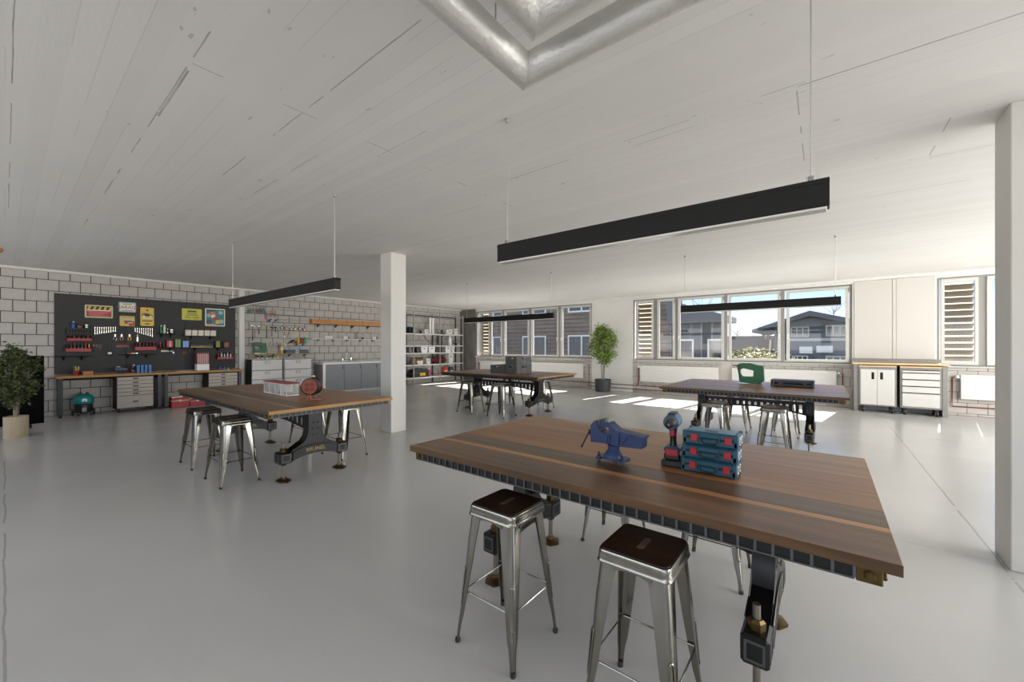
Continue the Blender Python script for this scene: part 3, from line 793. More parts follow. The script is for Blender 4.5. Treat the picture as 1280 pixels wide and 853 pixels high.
# ------------------------------------------------------------------ STOOLS
SEATB = mat('dark_walnut_seat', '24130b', 0.25, var=0.15, vscale=20, stretch=(1, 8, 1), coat=0.3)
RUBBER = mat('rubber_foot', '2a2826', 0.6)
SH = .747
def make_stool():
    t = thing('metal_stool', 'stool', 'stool')
    o = rrect(-.152, .152, -.152, .152, .032, 6)
    def sc(k, z): return [(a * k, b * k, z) for a, b in o]
    MB().loft([sc(1.0, .690), sc(1.045, .690), sc(1.045, .694), sc(1.03, .698), sc(1.015, .715), sc(1.005, .732), sc(.985, .740), sc(.95, .742)], True, True).build('seat_pan', STEEL, t)
    # brown seat with grip slot
    no = len(o)
    def slot(k):
        P = []
        for i in range(no):
            a = 2 * math.pi * (i - 2) / no + .78
            P.append((.0165 * k * math.cos(a), (.045 if math.sin(a) > 0 else -.045) + .0165 * k * math.sin(a)))
        return P
    def ang(p): return math.atan2(p[1], p[0]) % (2 * math.pi)
    oo = sorted(o, key=ang); ii = sorted(slot(1.0), key=lambda p: math.atan2(p[1] / 3.7, p[0]) % (2 * math.pi))
    # walk both outlines by angle
    s_ = MB(); s_.frame([(a * .955, b * .955) for a, b in oo], ii, 'xy', .7425, SH); s_.build('seat', SEATB, t)
    MB().prism(ii, 'xy', .7425, SH - .0012).build('slot_plate', CHROME, t)
    for sx in (-1, 1):
        for sy in (-1, 1):
            rings = []
            for z, c, a in ((.69, .147, .080), (.55, .161, .069), (.40, .172, .058), (.25, .1835, .046), (.16, .191, .038), (.11, .1945, .028), (.06, .198, .023), (.0, .2025, .021)):
                r = min(.03, a * .6); th = .0055
                P = [(c - a, c)] + [(c - r + r * math.sin(q), c - r + r * math.cos(q)) for q in [math.pi / 2 * i / 5 for i in range(6)]] + [(c, c - a)]
                Q = [(c - th, c - a)] + [(c - r + (r - th) * math.sin(q), c - r + (r - th) * math.cos(q)) for q in [math.pi / 2 * i / 5 for i in range(5, -1, -1)]] + [(c - a, c - th)]
                rings.append([(sx * x, sy * y, z) for x, y in P + Q])
            lg = MB().loft(rings).build('leg', STEEL, t, ang=0.9)
            # pressed oval on the corner
            pts = []
            for k in range(17):
                a = 2 * math.pi * k / 16; z = .30 + .105 * (1 if math.sin(a) > 0 else -1) * (.75 + .25 * abs(math.sin(a))); w_ = .011 * math.cos(a)
                cc = .150 + .0525 * (1 - z / .70) - .0085
                pts.append((sx * (cc + w_ * .707), sy * (cc - w_ * .707), z))
            MB().tube(pts, .0035, 6, False).build('pressed_oval', STEEL, lg)
            MB().lathe([(.014, .0), (.015, .012), (.013, .022)], 10, (sx * .193, sy * .193, 0)).build('foot_cap', RUBBER, lg)
    rc = .150 + .0525 * (1 - .275 / .70) - .012
    for ax in (0, 1):
        for s in (-1, 1):
            a = [-rc, s * rc, .275]; b = [rc, s * rc, .275]
            if ax: a = [s * rc, -rc, .275]; b = [s * rc, rc, .275]
            MB().cyl(a, b, .0042, n=6).build('brace_rod', STEEL, t)
            n = 9; P = []
            for k in range(n): u = -.085 + .17 * k / (n - 1); P.append((u, .668 + .017 * (1 - (u / .085) ** 2)))
            P += [(.085, .70), (-.085, .70)]
            m = MB().prism(P, 'xz', -.002, .002)
            M_ = Matrix.Rotation(math.pi / 2 * ax, 4, 'Z'); m.move(Matrix.Translation((0, s * .151, 0)) if not ax else Matrix.Translation((s * .151, 0, 0)) @ M_)
            m.build('apron', STEEL, t)
    return t

proto_t = make_table(); proto_s = make_stool()
GROUPS = [
 ((-1.0, 2.41), (1.0, 1.0), 'vise', 'dark plank worktable with black iron trestles carrying the blue vise and tool cases'),
 ((-6.15, 2.385), (1.45, 1.0), 'reel', 'plank worktable with black iron trestles carrying the cable reel and red lidded box'),
 ((-6.32, 7.83), (1.29, 1.14), 'crates', 'plank worktable with black iron trestles carrying the grey crates'),
 ((-.95, 7.72), (1.015, 1.40), 'jigsaw', 'plank worktable with black iron trestles carrying the green jigsaw and black case')]
STOOL_L = {
 'vise': ('steel stool with dark seat in front of the vise table, nearer the pillar', 'steel stool with dark seat in front of the tool cases on the vise table', 'steel stool tucked behind the vise table'),
 'reel': ('steel stool in front of the cable reel table, nearer the red toolboxes', 'steel stool in front of the cable reel table, nearer its lettered trestle', 'steel stool behind the cable reel table by the pillar'),
 'crates': ('steel stool in front of the crate table, nearer the metal shelving', 'steel stool in front of the crate table, nearer the vise table', 'steel stool behind the crate table by the radiators'),
 'jigsaw': ('steel stool in front of the jigsaw table, behind the tool cases', 'steel stool in front of the jigsaw table, under the black case', 'steel stool behind the jigsaw table by the radiators')}
ft = fs = True
for (cx, cy), (sx, sy), nm, lab in GROUPS:
    t = proto_t if ft else copy_tree(proto_t); ft = False
    t.location = (cx, cy, 0); t.scale = (sx, sy, 1); t['label'] = lab; t['group'] = 'workshop tables'
    for i, (ox, oy) in enumerate(((-.375, -.70), (.385, -.70), (-.375, .72), (.385, .72))):
        s = proto_s if fs else copy_tree(proto_s); fs = False
        s.location = (cx + ox * sx, cy + oy * sy, 0); s.scale = (sx * .985, sy, 1)
        s['label'] = STOOL_L[nm][min(i, 2)]; s['group'] = 'stools behind the ' + nm + ' table' if i > 1 else 'stools in front of the ' + nm + ' table'

# ------------------------------------------------------------------ PENDANT LAMPS
DIFF = mat('clear_lamp_cover', 'e2e0da', 0.15, spec=0.7)
def pendant(label, x0, x1, y, z0=2.235, z1=2.378, w=.075):
    t = thing('pendant_lamp', label, 'lamp', ((x0 + x1) / 2, y, z0), group='black linear pendant lamps'); h = (x1 - x0) / 2
    m = MB(); m.box(-h, h, -w / 2, w / 2, .012, z1 - z0, .003); m.build('housing', BLACK, t)
    m = MB(); m.box(-h, h, -w / 2 - .002, w / 2 + .002, z1 - z0 - .022, z1 - z0 - .012); m.build('groove', BLACK, t)
    m = MB(); m.box(-h + .01, h - .01, -w / 2 + .004, w / 2 - .004, .0, .012, .003); m.build('light_cover', DIFF, t)
    for s in (-1, 1):
        x = s * (h - .07)
        g = MB(); g.box(x - .012, x + .012, -.012, .012, z1 - z0, z1 - z0 + .03, .003); cl = g.build('cable_clamp', GREYMET, t)
        MB().cyl((x, 0, z1 - z0 + .03), (x, 0, CZ - z0 - .02), .0035 if s > 0 else .0028, n=6).build('hanging_cable', mat('bright_cable', 'bdbcb8', .35, .5), t)
        MB().lathe([(.018, CZ - z0), (.018, CZ - z0 - .012), (.008, CZ - z0 - .03)], 12, (x, 0, 0)).build('ceiling_cap', GREYMET, t)
    return t
pendant('black linear lamp hanging over the vise table', -1.977, .018, 2.37)
pendant('black linear lamp hanging over the cable reel table', -7.79, -4.35, 2.335)
pendant('black linear lamp hanging over the crate table', -7.86, -4.97, 7.9)
pendant('black linear lamp hanging over the jigsaw table', -2.18, .20, 8.05)

# ------------------------------------------------------------------ THINGS ON THE NEAR TABLE
def px(c, k, ox, oy, Y): return [(lambda p: (p.x, p.z))(at_y(ox + a / k, oy + b / k, Y)) for a, b in c]
VBLUE = mat('blue_vise_enamel', '20345e', 0.42, var=0.06, vscale=40)
def vise(label, pos, scale=1.0, rotz=0.0):
    Yv = 2.105; k = 12.19; ox, oy = 715, 515
    t = thing('bench_vise', label, 'vise', pos, rotz); t.scale = (scale,) * 3
    B = Vector((-.925, 2.15, TT))
    def loc(c): return [(x - B.x, z - B.z) for x, z in px(c, k, ox, oy, Yv)]
    T0, T1 = -.045, .045
    MB().prism(loc([(283, 205), (340, 135), (385, 135), (388, 225), (412, 235), (412, 290), (470, 330), (545, 335), (520, 488), (283, 455)]), 'xz', T0, T1).build('moving_jaw', VBLUE, t)
    fx = MB().prism(loc([(418, 215), (418, 140), (500, 135), (665, 290), (900, 350), (1065, 402), (1055, 575), (720, 535), (690, 530), (522, 490), (548, 335), (552, 250), (515, 240)]), 'xz', T0 + .004, T1 - .004).build('fixed_body', VBLUE, t)
    MB().prism(loc([(850, 370), (1085, 400), (1082, 425), (860, 395)]), 'xz', T0 - .006, T1 + .006).build('slide_cap', VBLUE, t)
    for c in ([(560, 350), (590, 350), (555, 500), (530, 495)], [(830, 380), (850, 392), (730, 520), (712, 505)], [(700, 330), (716, 332), (716, 500), (700, 500)]):
        MB().prism(loc(c), 'xz', T0 - .003, T0 + .006).build('casting_rib', VBLUE, fx)
    MB().prism(loc([(372, 128), (400, 128), (400, 200), (372, 200)]), 'xz', T0 - .003, T1 + .003).build('jaw_plate', DARKMET, t)
    MB().prism(loc([(404, 128), (425, 128), (425, 200), (404, 200)]), 'xz', T0 - .003, T1 + .003).build('jaw_plate', STEEL, t)
    MB().prism(loc([(500, 128), (540, 128), (560, 165), (510, 165)]), 'xz', T0, T1).build('anvil', STEEL, t)
    def locc(c): return [(x - B.x, z - B.z) for x, z in px(c, k, ox, oy, 2.15)]
    (bx0, bz), (bx1, _), (tx0, tz) = locc([(410, 672), (870, 672), (540, 548)])
    r1 = (bx1 - bx0) / 2; cxm = (bx0 + bx1) / 2
    MB().prism(rrect(cxm - r1, cxm + r1, -.042, .042, .03), 'xy', bz, bz + .012).build('base_plate', VBLUE, t)
    MB().lathe([(r1 * .62, bz + .012), (r1 * .60, bz + .02), (r1 * .50, bz + .036), (r1 * .36, bz + .052), (r1 * .36, tz + .02)], 24, (cxm, 0, 0)).build('swivel_base', VBLUE, t)
    for a, q in ((-.76, -.5), (.76, -.5), (-.1, .55)):
        b = MB(); b.cyl((cxm + a * r1, q * r1, .0), (cxm + a * r1, q * r1, bz + .04), .0045, n=8); b.lathe([(.011, 0), (.011, .007)], 6, (cxm + a * r1, q * r1, 0)); b.lathe([(.010, bz + .012), (.010, bz + .024)], 6, (cxm + a * r1, q * r1, 0)); b.build('anchor_bolt', DARKMET, t)
        MB().lathe([(.016, bz - .002), (.016, bz + .013)], 12, (cxm + a * r1, q * r1, 0)).build('lug', VBLUE, t)
    (sx0, sz), (sx1, _) = loc([(218, 340), (300, 340)])
    s = MB(); s.cyl((sx0, 0, sz), (sx1, 0, sz), .013, n=14); s.build('spindle', STEEL, t)
    (hx0, hz0), (hx1, hz1) = loc([(250, 350), (118, 535)])
    h = MB(); h.cyl((hx0 - .005, -.018, hz0 + .02), (hx1, -.018, hz1), .0045, n=8); h.ball((hx1, -.018, hz1), .008); h.ball((hx0 - .005, -.018, hz0 + .02), .008); h.build('handle_bar', DARKMET, t)
    return t
vise('blue bench vise standing on bolts on the dark plank table', (-.925, 2.15, TT))

CBLUE = mat('tool_case_blue', '194759', 0.42, bump=0.05, bscale=200)
CRED = mat('tool_case_latch_red', 'a02430', 0.4)
CTOP = mat('tool_case_lid_plate', '2a5f78', 0.3)
def tool_case(label, loc, w=.262, d=.150, h=.0725, group='blue tool cases stacked on the table'):
    t = thing('tool_case', label, 'tool case', loc, group=group)
    MB().box(0, w, 0, d, .003, h * .52, .006).build('tray', CBLUE, t)
    MB().box(.001, w - .001, .001, d - .001, h * .53, h - .004, .006).build('lid', CBLUE, t)
    MB().box(.02, w - .02, .015, d - .015, h - .005, h - .001, .002).build('lid_plate', CTOP, t)
    for x in (0, w - .02):
        for y in (0, d - .02): MB().box(x, x + .02, y, y + .02, 0, h, .003).build('corner_post', CBLUE, t)
    MB().box(w * .38, w * .62, .04, .07, h - .002, h, .0005).build('lid_label', BLACK_PL, t)
    for u in (.17, .78):
        MB().box(w * u - .004, w * u + .030, -.007, .002, h * .28, h * .80, .003).build('latch', CRED, t)
    for u in (.30, .68): MB().box(w * u - .003, w * u + .003, -.004, .002, .004, h - .006, .001).build('front_rib', CBLUE, t)
    hx0, hx1 = w * .34, w * .65
    MB().tube([(hx0, -.002, h * .62), (hx0 + .002, -.008, h * .38), (hx0 + .014, -.010, h * .22), (hx1 - .014, -.010, h * .22), (hx1 - .002, -.008, h * .38), (hx1, -.002, h * .62)], .0036, 8).build('handle', BLACK_PL, t)
    for u in (.25, .62):
        MB().box(w - .002, w + .003, d * u, d * u + .022, h * .25, h * .78, .001).build('side_clip', WHITE_PL, t)
        MB().box(w + .002, w + .004, d * u + .006, d * u + .016, h * .35, h * .68).build('clip_slot', BLACK_PL, t)
    return t
for i, nm in enumerate(('bottom', 'middle', 'top')):
    tool_case(('bottom', 'middle', 'top')[i] + ' blue tool case with red latches in the stack of three on the table', (-.607 + .004 * i, 2.242, TT + .0733 * i))

DBLUE = mat('drill_blue', '264d64', 0.4)
def drill(label, pos, rotz=0.0, k=1.0):
    t = thing('cordless_drill', label, 'drill', pos, rotz); t.scale = (k, k, k)
    MB().box(-.055, .055, -.05, .06, 0, .035, .006).build('battery', BLACK_PL, t)
    MB().box(-.042, .042, -.042, .055, .036, .075, .008).build('battery_holder', BLACK_PL, t)
    MB().box(-.042, .042, -.044, .052, .075, .108, .010).build('foot', DBLUE, t)
    MB().box(-.032, .032, -.047, -.040, .062, .098, .002).build('battery_plate', CRED, t)
    rings = []
    for z, a, b, yy in ((.100, .022, .030, .01), (.125, .018, .024, .012), (.17, .017, .023, .008), (.205, .022, .03, .0)):
        rings.append([(a * math.cos(q), yy + b * math.sin(q), z) for q in [2 * math.pi * i / 14 for i in range(14)]])
    MB().loft(rings).build('grip', BLACK_PL, t)
    MB().box(-.014, .014, -.034, -.018, .165, .205, .005).build('trigger', CRED, t)
    MB().lathe([(.030, -.075), (.040, -.07), (.043, -.02), (.042, .05), (.034, .085), (.02, .092)], 20, (0, 0, .248), 'y').build('motor_body', DBLUE, t)
    MB().lathe([(.012, -.125), (.022, -.118), (.027, -.09), (.030, -.075)], 18, (0, 0, .248), 'y').build('chuck', DARKMET, t)
    MB().lathe([(.031, -.082), (.033, -.075)], 18, (0, 0, .248), 'y').build('torque_ring', STEEL, t)
    MB().box(-.020, .020, -.05, .05, .283, .296, .004).build('top_strip', BLACK_PL, t)
    MB().cyl((0, -.124, .248), (0, -.14, .248), .006, n=8).build('bit_holder', STEEL, t)
    return t
drill('blue and black cordless drill standing beside the tool cases', (-.668, 2.31, TT), 0.12)

# ------------------------------------------------------------------ things on the cable reel table
CLEARB = milky('clear_box_plastic', 'd9d9d6', 0.28)
A = at_z(330, 490.5, TT); Bq = at_z(358.6, 495.4, TT); Cq = at_z(369.4, 494.8, TT)
bx0, bx1, by0 = A.x, Bq.x, (A.y + Bq.y) / 2; bd = max(.16, Cq.y - Bq.y)
t = thing('parts_box', 'clear compartment box with red lid beside the cable reel', 'storage box', (bx0, by0, TT))
L = bx1 - bx0; Hb = .155
sh = MB(); w_ = .006
sh.box(0, L, 0, bd, 0, w_); sh.box(0, L, 0, w_, w_, Hb); sh.box(0, L, bd - w_, bd, w_, Hb); sh.box(0, w_, w_, bd - w_, w_, Hb); sh.box(L - w_, L, w_, bd - w_, w_, Hb)
sh.build('body', CLEARB, t)
for k in (1, 2, 3): MB().box(L * k / 4 - .006, L * k / 4 + .006, -.004, bd - w_, w_, Hb - .004).build('divider', milky('frosted_divider', 'eeeeea', 0.85), t)
ed = MB(); ed.box(-.004, L + .004, -.004, .004, Hb - .01, Hb); ed.box(-.004, L + .004, -.005, .004, 0, .008); ed.box(L - .004, L + .005, 0, bd, 0, .008); ed.box(-.004, .006, -.004, .004, 0, Hb); ed.box(L - .006, L + .004, -.004, .004, 0, Hb)
ed.build('edge_frame', MATS['frosted_divider'], t)
lid = MB(); lid.box(-.012, L + .012, -.012, bd + .01, Hb, Hb + .016, .005); lid.build('lid', mat('red_lid', '8e2b33', 0.4), t)
rnd = random.Random(4)
for k, (m_, hh) in enumerate(((mat('brass_screws', '6d6350', .5, .4), .06), (DARKMET, .085), (mat('dark_bolts', '5a5450', .5, .3), .05), (mat('pale_plugs', '9a928f', .6), .035))):
    c = MB()
    for _ in range(46):
        q = (L * k / 4 + rnd.uniform(.02, L / 4 - .02), rnd.uniform(.02, bd - .02), rnd.uniform(.012, hh)); v = Vector((rnd.gauss(0, 1), rnd.gauss(0, 1), rnd.gauss(0, .4))).normalized() * .014
        c.cyl(Vector(q) - v, Vector(q) + v, .005, n=5)
    stuff(c.build('loose_screws', m_, t))
t = thing('cable_reel', 'round cable reel with orange brown socket face on wire stand', 'cable reel', (-5.08, 2.39, TT), math.pi / 4)
zc_ = .160; R_ = .108
MB().lathe([(.07, -.075), (R_ * .86, -.074), (R_, -.070), (R_ + .004, -.055), (R_ - .01, -.045), (.06, -.04), (.06, .04), (R_ - .01, .045), (R_ + .004, .055), (R_, .07), (.05, .075)], 32, (0, 0, zc_), 'y').build('drum', mat('reel_black', '1e1512', .35), t)
MB().lathe([(.088, -.082), (.086, -.074)], 32, (0, 0, zc_), 'y').build('socket_face', mat('reel_face', '8a3d20', .45), t)
for a in (45, 135, 225, 315):
    q = (.043 * math.cos(math.radians(a)), -.083, zc_ + .043 * math.sin(math.radians(a)))
    f = MB(); f.lathe([(.026, -.004), (.026, .0), ], 16, q, 'y'); sk = f.build('socket', mat('socket_brown', '6d2c16', .5), t)
MB().lathe([(.062, -.038), (.092, -.035), (.092, .035), (.062, .038)], 28, (0, 0, zc_), 'y').build('wound_cable', mat('orange_cable', 'a34a25', .5), t)
wire = MB(); CWIRE = mat('copper_red_wire', 'b0705c', .3, .7)
for yy in (-.095, .095):
    wire.tube([(-.115, yy, .006), (-.02, yy * .9, .008), (0, yy * .85, zc_), (.02, yy * .9, .008), (.125, yy, .006)], .006, 6)
for xx in (-.115, .125): wire.tube([(xx, -.095, .006), (xx, .095, .006)], .006, 6)
wire.tube([(0, -.08, zc_), (0, .08, zc_)], .008, 8)
wire.build('wire_stand', CWIRE, t)
hh = MB(); hh.tube([(0, .082, zc_), (0, .09, zc_ + .1), (0, .082, zc_ + .125), (0, -.0, zc_ + .128)], .007, 8); hh.build('carry_handle', WHITE_PL, t)

# ------------------------------------------------------------------ crates
CRATE = mat('grey_crate', '565653', 0.5)
def crate(label, x, y, z, w, d, h):
    t = thing('storage_crate', label, 'crate', (x, y, z), group='grey crates on the table'); w_ = .016
    m = MB(); m.box(0, w, 0, d, 0, .012)
    for y0, y1 in ((0, w_), (d - w_, d)):
        m.box(0, w, y0, y1, .012, h * .68); m.box(0, w * .30, y0, y1, h * .68, h); m.box(w * .70, w, y0, y1, h * .68, h); m.box(w * .30, w * .70, y0, y1, h * .86, h); m.box(w * .47, w * .53, y0, y1, h * .68, h * .86)
    for x0, x1 in ((0, w_), (w - w_, w)):
        m.box(x0, x1, w_, d - w_, .012, h * .68); m.box(x0, x1, w_, d * .36, h * .68, h); m.box(x0, x1, d * .64, d - w_, h * .68, h); m.box(x0, x1, d * .36, d * .64, h * .86, h)
    m.build('body', CRATE, t)
    m = MB(); e3 = .008
    m.box(-e3, w + e3, -e3, 0, h - .022, h); m.box(-e3, w + e3, d, d + e3, h - .022, h); m.box(-e3, 0, 0, d, h - .022, h); m.box(w, w + e3, 0, d, h - .022, h); m.build('rim', CRATE, t)
    me = MB().box(-.010, .010, -.007, 0, .0, h - .022).mesh('rib', CRATE); me2 = MB().box(0, .007, -.010, .010, 0, h - .022).mesh('rib', CRATE)
    for u in (.03, .12, .88, .97): place('rib', me, t, (w * u, 0, 0))
    for u in (.03, .30, .70, .97): place('rib', me2, t, (w, d * u, 0))
    return t
q0 = at_z(629.3, 467.2, TT); q1 = at_z(648.6, 467.4, TT)
cy0 = (q0.y + q1.y) / 2; cw = q1.x - q0.x; chh = .205
crate('grey crate on the table under the topmost crate', q0.x, cy0, TT, cw, .62, chh)
crate('topmost grey crate resting on another crate', q0.x - .02, cy0 + .02, TT + chh + .001, cw, .62, chh)
q2 = at_y(611.5, 466, cy0)
crate('single grey crate beside the stacked crates', q2.x, cy0 + .05, TT, q0.x - q2.x - .05, .56, chh * .93)

# ------------------------------------------------------------------ jigsaw and black case
SAWG = mat('jigsaw_green', '1f5c39', 0.42)
def radial(poly, c, n=40):
    out = []
    for k in range(n):
        a = 2 * math.pi * k / n; d = (math.cos(a), math.sin(a)); best = 0
        for i in range(len(poly)):
            p, q = poly[i], poly[(i + 1) % len(poly)]
            ex, ey = q[0] - p[0], q[1] - p[1]; den = d[0] * ey - d[1] * ex
            if abs(den) < 1e-9: continue
            tt = ((p[0] - c[0]) * ey - (p[1] - c[1]) * ex) / den; u = ((p[0] - c[0]) * d[1] - (p[1] - c[1]) * d[0]) / den
            if 0 <= u <= 1 and tt > 0: best = max(best, tt)
        out.append((c[0] + d[0] * best, c[1] + d[1] * best))
    return out
def jigsaw(label, pos, unit, th, face):
    """outline in crop pixels x unit (metres per pixel); face 'y' lies in xz, 'x' lies in yz"""
    t = thing('jigsaw', label, 'jigsaw', pos)
    O = [(110, 85), (170, 62), (280, 60), (340, 85), (418, 88), (428, 285), (392, 322), (300, 330), (145, 318), (130, 180)]
    I = [(150, 150), (190, 128), (310, 157), (302, 238), (180, 240), (155, 200)]
    f = lambda P: [((a - 265) * unit, (345 - b) * unit) for a, b in P]
    c = ((230 - 265) * unit, (345 - 185) * unit)
    pl = 'xz' if face == 'y' else 'yz'
    MB().frame(radial(f(O), c), radial(f(I), c), pl, -th / 2, th / 2).build('body', SAWG, t)
    MB().frame(radial(f([(160, 70), (290, 66), (400, 100), (405, 280), (170, 300), (150, 180)]), c), radial(f([(146, 145), (192, 122), (316, 152), (308, 244), (176, 246), (150, 200)]), c), pl, -th * .62, th * .62).build('grip', SAWG, t)
    b = f([(140, 330), (400, 330), (400, 343), (140, 343)]); MB().prism(b, pl, -th * .8, th * .8).build('base_plate', STEEL, t)
    b = f([(345, 318), (392, 318), (392, 332), (345, 332)]); MB().prism(b, pl, -th * .3, th * .3).build('blade_holder', BLACK_PL, t)
    b = f([(305, 205), (325, 205), (325, 232), (305, 232)]); MB().prism(b, pl, -th * .52, th * .52).build('trigger', WHITE_PL, t)
    b = f([(45, 90), (112, 86), (112, 104), (45, 98)]); MB().prism(b, pl, -th * .15, th * .15).build('cable_sleeve', BLACK_PL, t)
    return t
dj = 8.98; jigsaw('green jigsaw standing on the table beside the flat black case', (-1.02, 7.98, TT), 1 / 10.667 * (.6175 * 1.02 + .7866 * 7.98) / FPX * 1.0, .09, 'y')
t = thing('flat_tool_case', 'flat black tool case lying on the table beside the jigsaw', 'tool case', (-.705, 7.83, TT))
CB = mat('black_case', '22262c', .4)
MB().box(0, .58, 0, .30, .004, .058, .012).build('tray', CB, t); MB().box(0, .58, 0, .30, .06, .115, .012).build('lid', CB, t)
for u in (.10, .42): MB().box(u, u + .055, -.012, .004, .035, .085, .004).build('latch', BLACK_PL, t)
MB().tube([(.21, 0, .05), (.215, -.02, .045), (.365, -.02, .045), (.37, 0, .05)], .008).build('handle', BLACK_PL, t)
for u in (0, .535): MB().box(u, u + .045, -.006, .03, .0, .118, .008).build('corner_guard', CB, t)
# ================================================================== ALONG THE BLOCK WALL
CROP = {'A': (60, 360, 9.477), 'B': (180, 360, 9.477), 'C': (60, 440, 9.477), 'D': (180, 440, 9.477), 'T': (295, 375, 12.19), 'E': (260, 360, 6.094), 'K': (380, 380, 7.75), 'S': (500, 375, 7.75), 'G': (100, 375, 12.8), 'P': (0, 0, 1.0)}
def wp(c, x, y, X):
    ox, oy, k = CROP[c]; p = at_x(ox + x / k, oy + y / k, X); return p.y, p.z
PEG = XL + .034
def rect(c, x0, y0, x1, y1, X):
    """wall rectangle from a crop: y0, y1 and the mean bottom and top heights"""
    a = wp(c, x0, y0, X); b = wp(c, x1, y1, X); m = (x0 + x1) / 2
    zt = wp(c, m, (y0), X)[1]; zb = wp(c, m, (y1), X)[1]
    return a[0], b[0], zb, zt

PEGM = mat('black_pegboard', '2b2b2a', 0.6)
def pegboard():
    m = PEGM; N = NT(m); b = m.node_tree.nodes['Principled BSDF']
    tcn = N.n('ShaderNodeTexCoord'); sp = N.n('ShaderNodeSeparateXYZ'); N.L(tcn.outputs['Object'], sp.inputs[0])
    fy = N.m('SUBTRACT', N.m('FRACT', N.m('DIVIDE', sp.outputs['Y'], .05)), .5); fz = N.m('SUBTRACT', N.m('FRACT', N.m('DIVIDE', sp.outputs['Z'], .05)), .5)
    r2 = N.m('ADD', N.m('MULTIPLY', fy, fy), N.m('MULTIPLY', fz, fz)); hole = N.m('LESS_THAN', r2, .03)
    mx = N.n('ShaderNodeMix'); mx.data_type = 'RGBA'; mx.inputs[6].default_value = lin('323231') + (1,); mx.inputs[7].default_value = lin('0c0c0c') + (1,)
    N.L(hole, mx.inputs[0]); N.L(mx.outputs[2], b.inputs['Base Color'])
    t = thing('pegboard', 'large black pegboard on the block wall above the workbenches', 'pegboard', (XL, 2.475, .95))
    w = (4.25 - .70) / 3
    me = MB().box(.0, .034, 0, w - .004, 0, 1.865, .003).mesh('board', m)
    for k in range(3): place('board', me, t, (0, .70 - 2.475 + k * w, 0))
pegboard()

# ---- enamel signs
def sign(label, c, x0, y0, x1, y1, face, border=None, X=PEG):
    ya, yb, z0, z1 = rect(c, x0, y0, x1, y1, X)
    t = thing('wall_sign', label, 'sign', (X, (ya + yb) / 2, (z0 + z1) / 2)); hw, hh = (yb - ya) / 2, (z1 - z0) / 2
    MB().prism(rrect(-hw, hw, -hh, hh, .025), 'yz', 0, .012).build('plate', border or face, t)
    if border: MB().prism(rrect(-hw + .025, hw - .025, -hh + .025, hh - .025, .012), 'yz', .012, .014).build('print_field', face, t)
    return t, hw, hh
def bars(t, rows, m, x=.0145):
    for (y0, y1, z0, z1) in rows: MB().box(x, x + .0012, y0, y1, z0, z1).build('print_bar', m, t)
SG = mat('sign_pale_green', 'c3cf9f', .4); SR = mat('sign_red', 'a51d22', .4); SY = mat('sign_yellow', 'd9b62a', .4); SYG = mat('sign_lime', 'c3c022', .4)
SB = mat('sign_black', '1d1a17', .4); ST = mat('sign_teal', '8fb5b0', .4); SW = mat('sign_cream', 'e8e2cc', .4); SO = mat('sign_orange', 'cf6f25', .4); STD = mat('sign_deep_teal', '2f6f7a', .4)
t, hw, hh = sign('red sign with striped yellow and black top and pale green border', 'G', 75, 88, 525, 290, SR, SG)
n = 9
for k in range(n):
    y0 = -hw + .04 + (2 * hw - .08) * k / n
    MB().prism([(y0, hh * .30), (y0 + .05, hh * .30), (y0 + .075, hh - .035), (y0 + .025, hh - .035)], 'yz', .0142, .0156).build('stripe', SB if k % 2 else SY, t)
bars(t, [(-hw * .85, hw * .85, hh * .12, hh * .27)], SW)
bars(t, [(-hw * .8, hw * .8, -hh * .10, hh * .02), (-hw * .7, hw * .65, -hh * .34, -hh * .22), (-hw * .75, hw * .3, -hh * .56, -hh * .46), (-hw * .6, hw * .7, -hh * .76, -hh * .66)], mat('sign_faded_red', 'cf6d63', .4))
t, hw, hh = sign('small pale teal sign that reads GARAGE in red', 'G', 618, 40, 895, 198, SW, ST)
text('lettering', 'GARAGE', SR, t, (.0155, 0, -hh * .05), FACE_X, hh * .95, sx=.86)
bars(t, [(-hw * .55, hw * .55, hh * .55, hh * .68)], STD); bars(t, [(-hw * .7, hw * .7, -hh * .72, -hh * .60)], STD)
t, hw, hh = sign('small yellow and red sign below the GARAGE sign', 'G', 635, 258, 875, 420, SY)
bars(t, [(-hw * .85, hw * .85, hh * .72, hh * .88)], SO, .0125); bars(t, [(-hw * .95, hw * .95, -hh * .05, hh * .62)], mat('sign_olive', 'b8b98a', .4), .0125)
bars(t, [(-hw * .4, hw * .95, -hh * .55, -hh * .02), (hw * .2, hw * .95, -hh * .9, -hh * .55)], SR, .0127); bars(t, [(-hw * .45, hw * .6, -hh * .12, hh * .04)], SB, .0142); bars(t, [(hw * .05, hw * .75, -hh * .42, -hh * .30)], SW, .0142)
t, hw, hh = sign('upright yellow sign with a dark vintage car on it', 'G', 965, 125, 1182, 418, SY)
car = [(-.8, -.08), (-.8, .06), (-.5, .10), (-.3, .24), (.2, .24), (.4, .12), (.78, .09), (.8, -.08)]
MB().prism([(a * hw, b * hh + hh * .12) for a, b in car], 'yz', .0122, .014).build('car_print', SB, t)
MB().prism([(-hw * .8, hh * .18), (-hw * .3, hh * .18), (-hw * .2, hh * .45), (-hw * .8, hh * .40)], 'yz', .0122, .0135).build('print_bar', SO, t)
bars(t, [(-hw * .7, hw * .75, -hh * .24, -hh * .10)], SG, .0122); bars(t, [(-hw * .75, hw * .75, -hh * .50, -hh * .40), (-hw * .3, hw * .3, -hh * .82, -hh * .72)], SB, .0122); bars(t, [(-hw * .15, hw * .15, hh * .62, hh * .78)], SB, .0122)
for s in (-.5, .5): MB().prism(circ(s * hw, hh * .05, .022, 12), 'yz', .0142, .0155).build('wheel_print', SW, t)
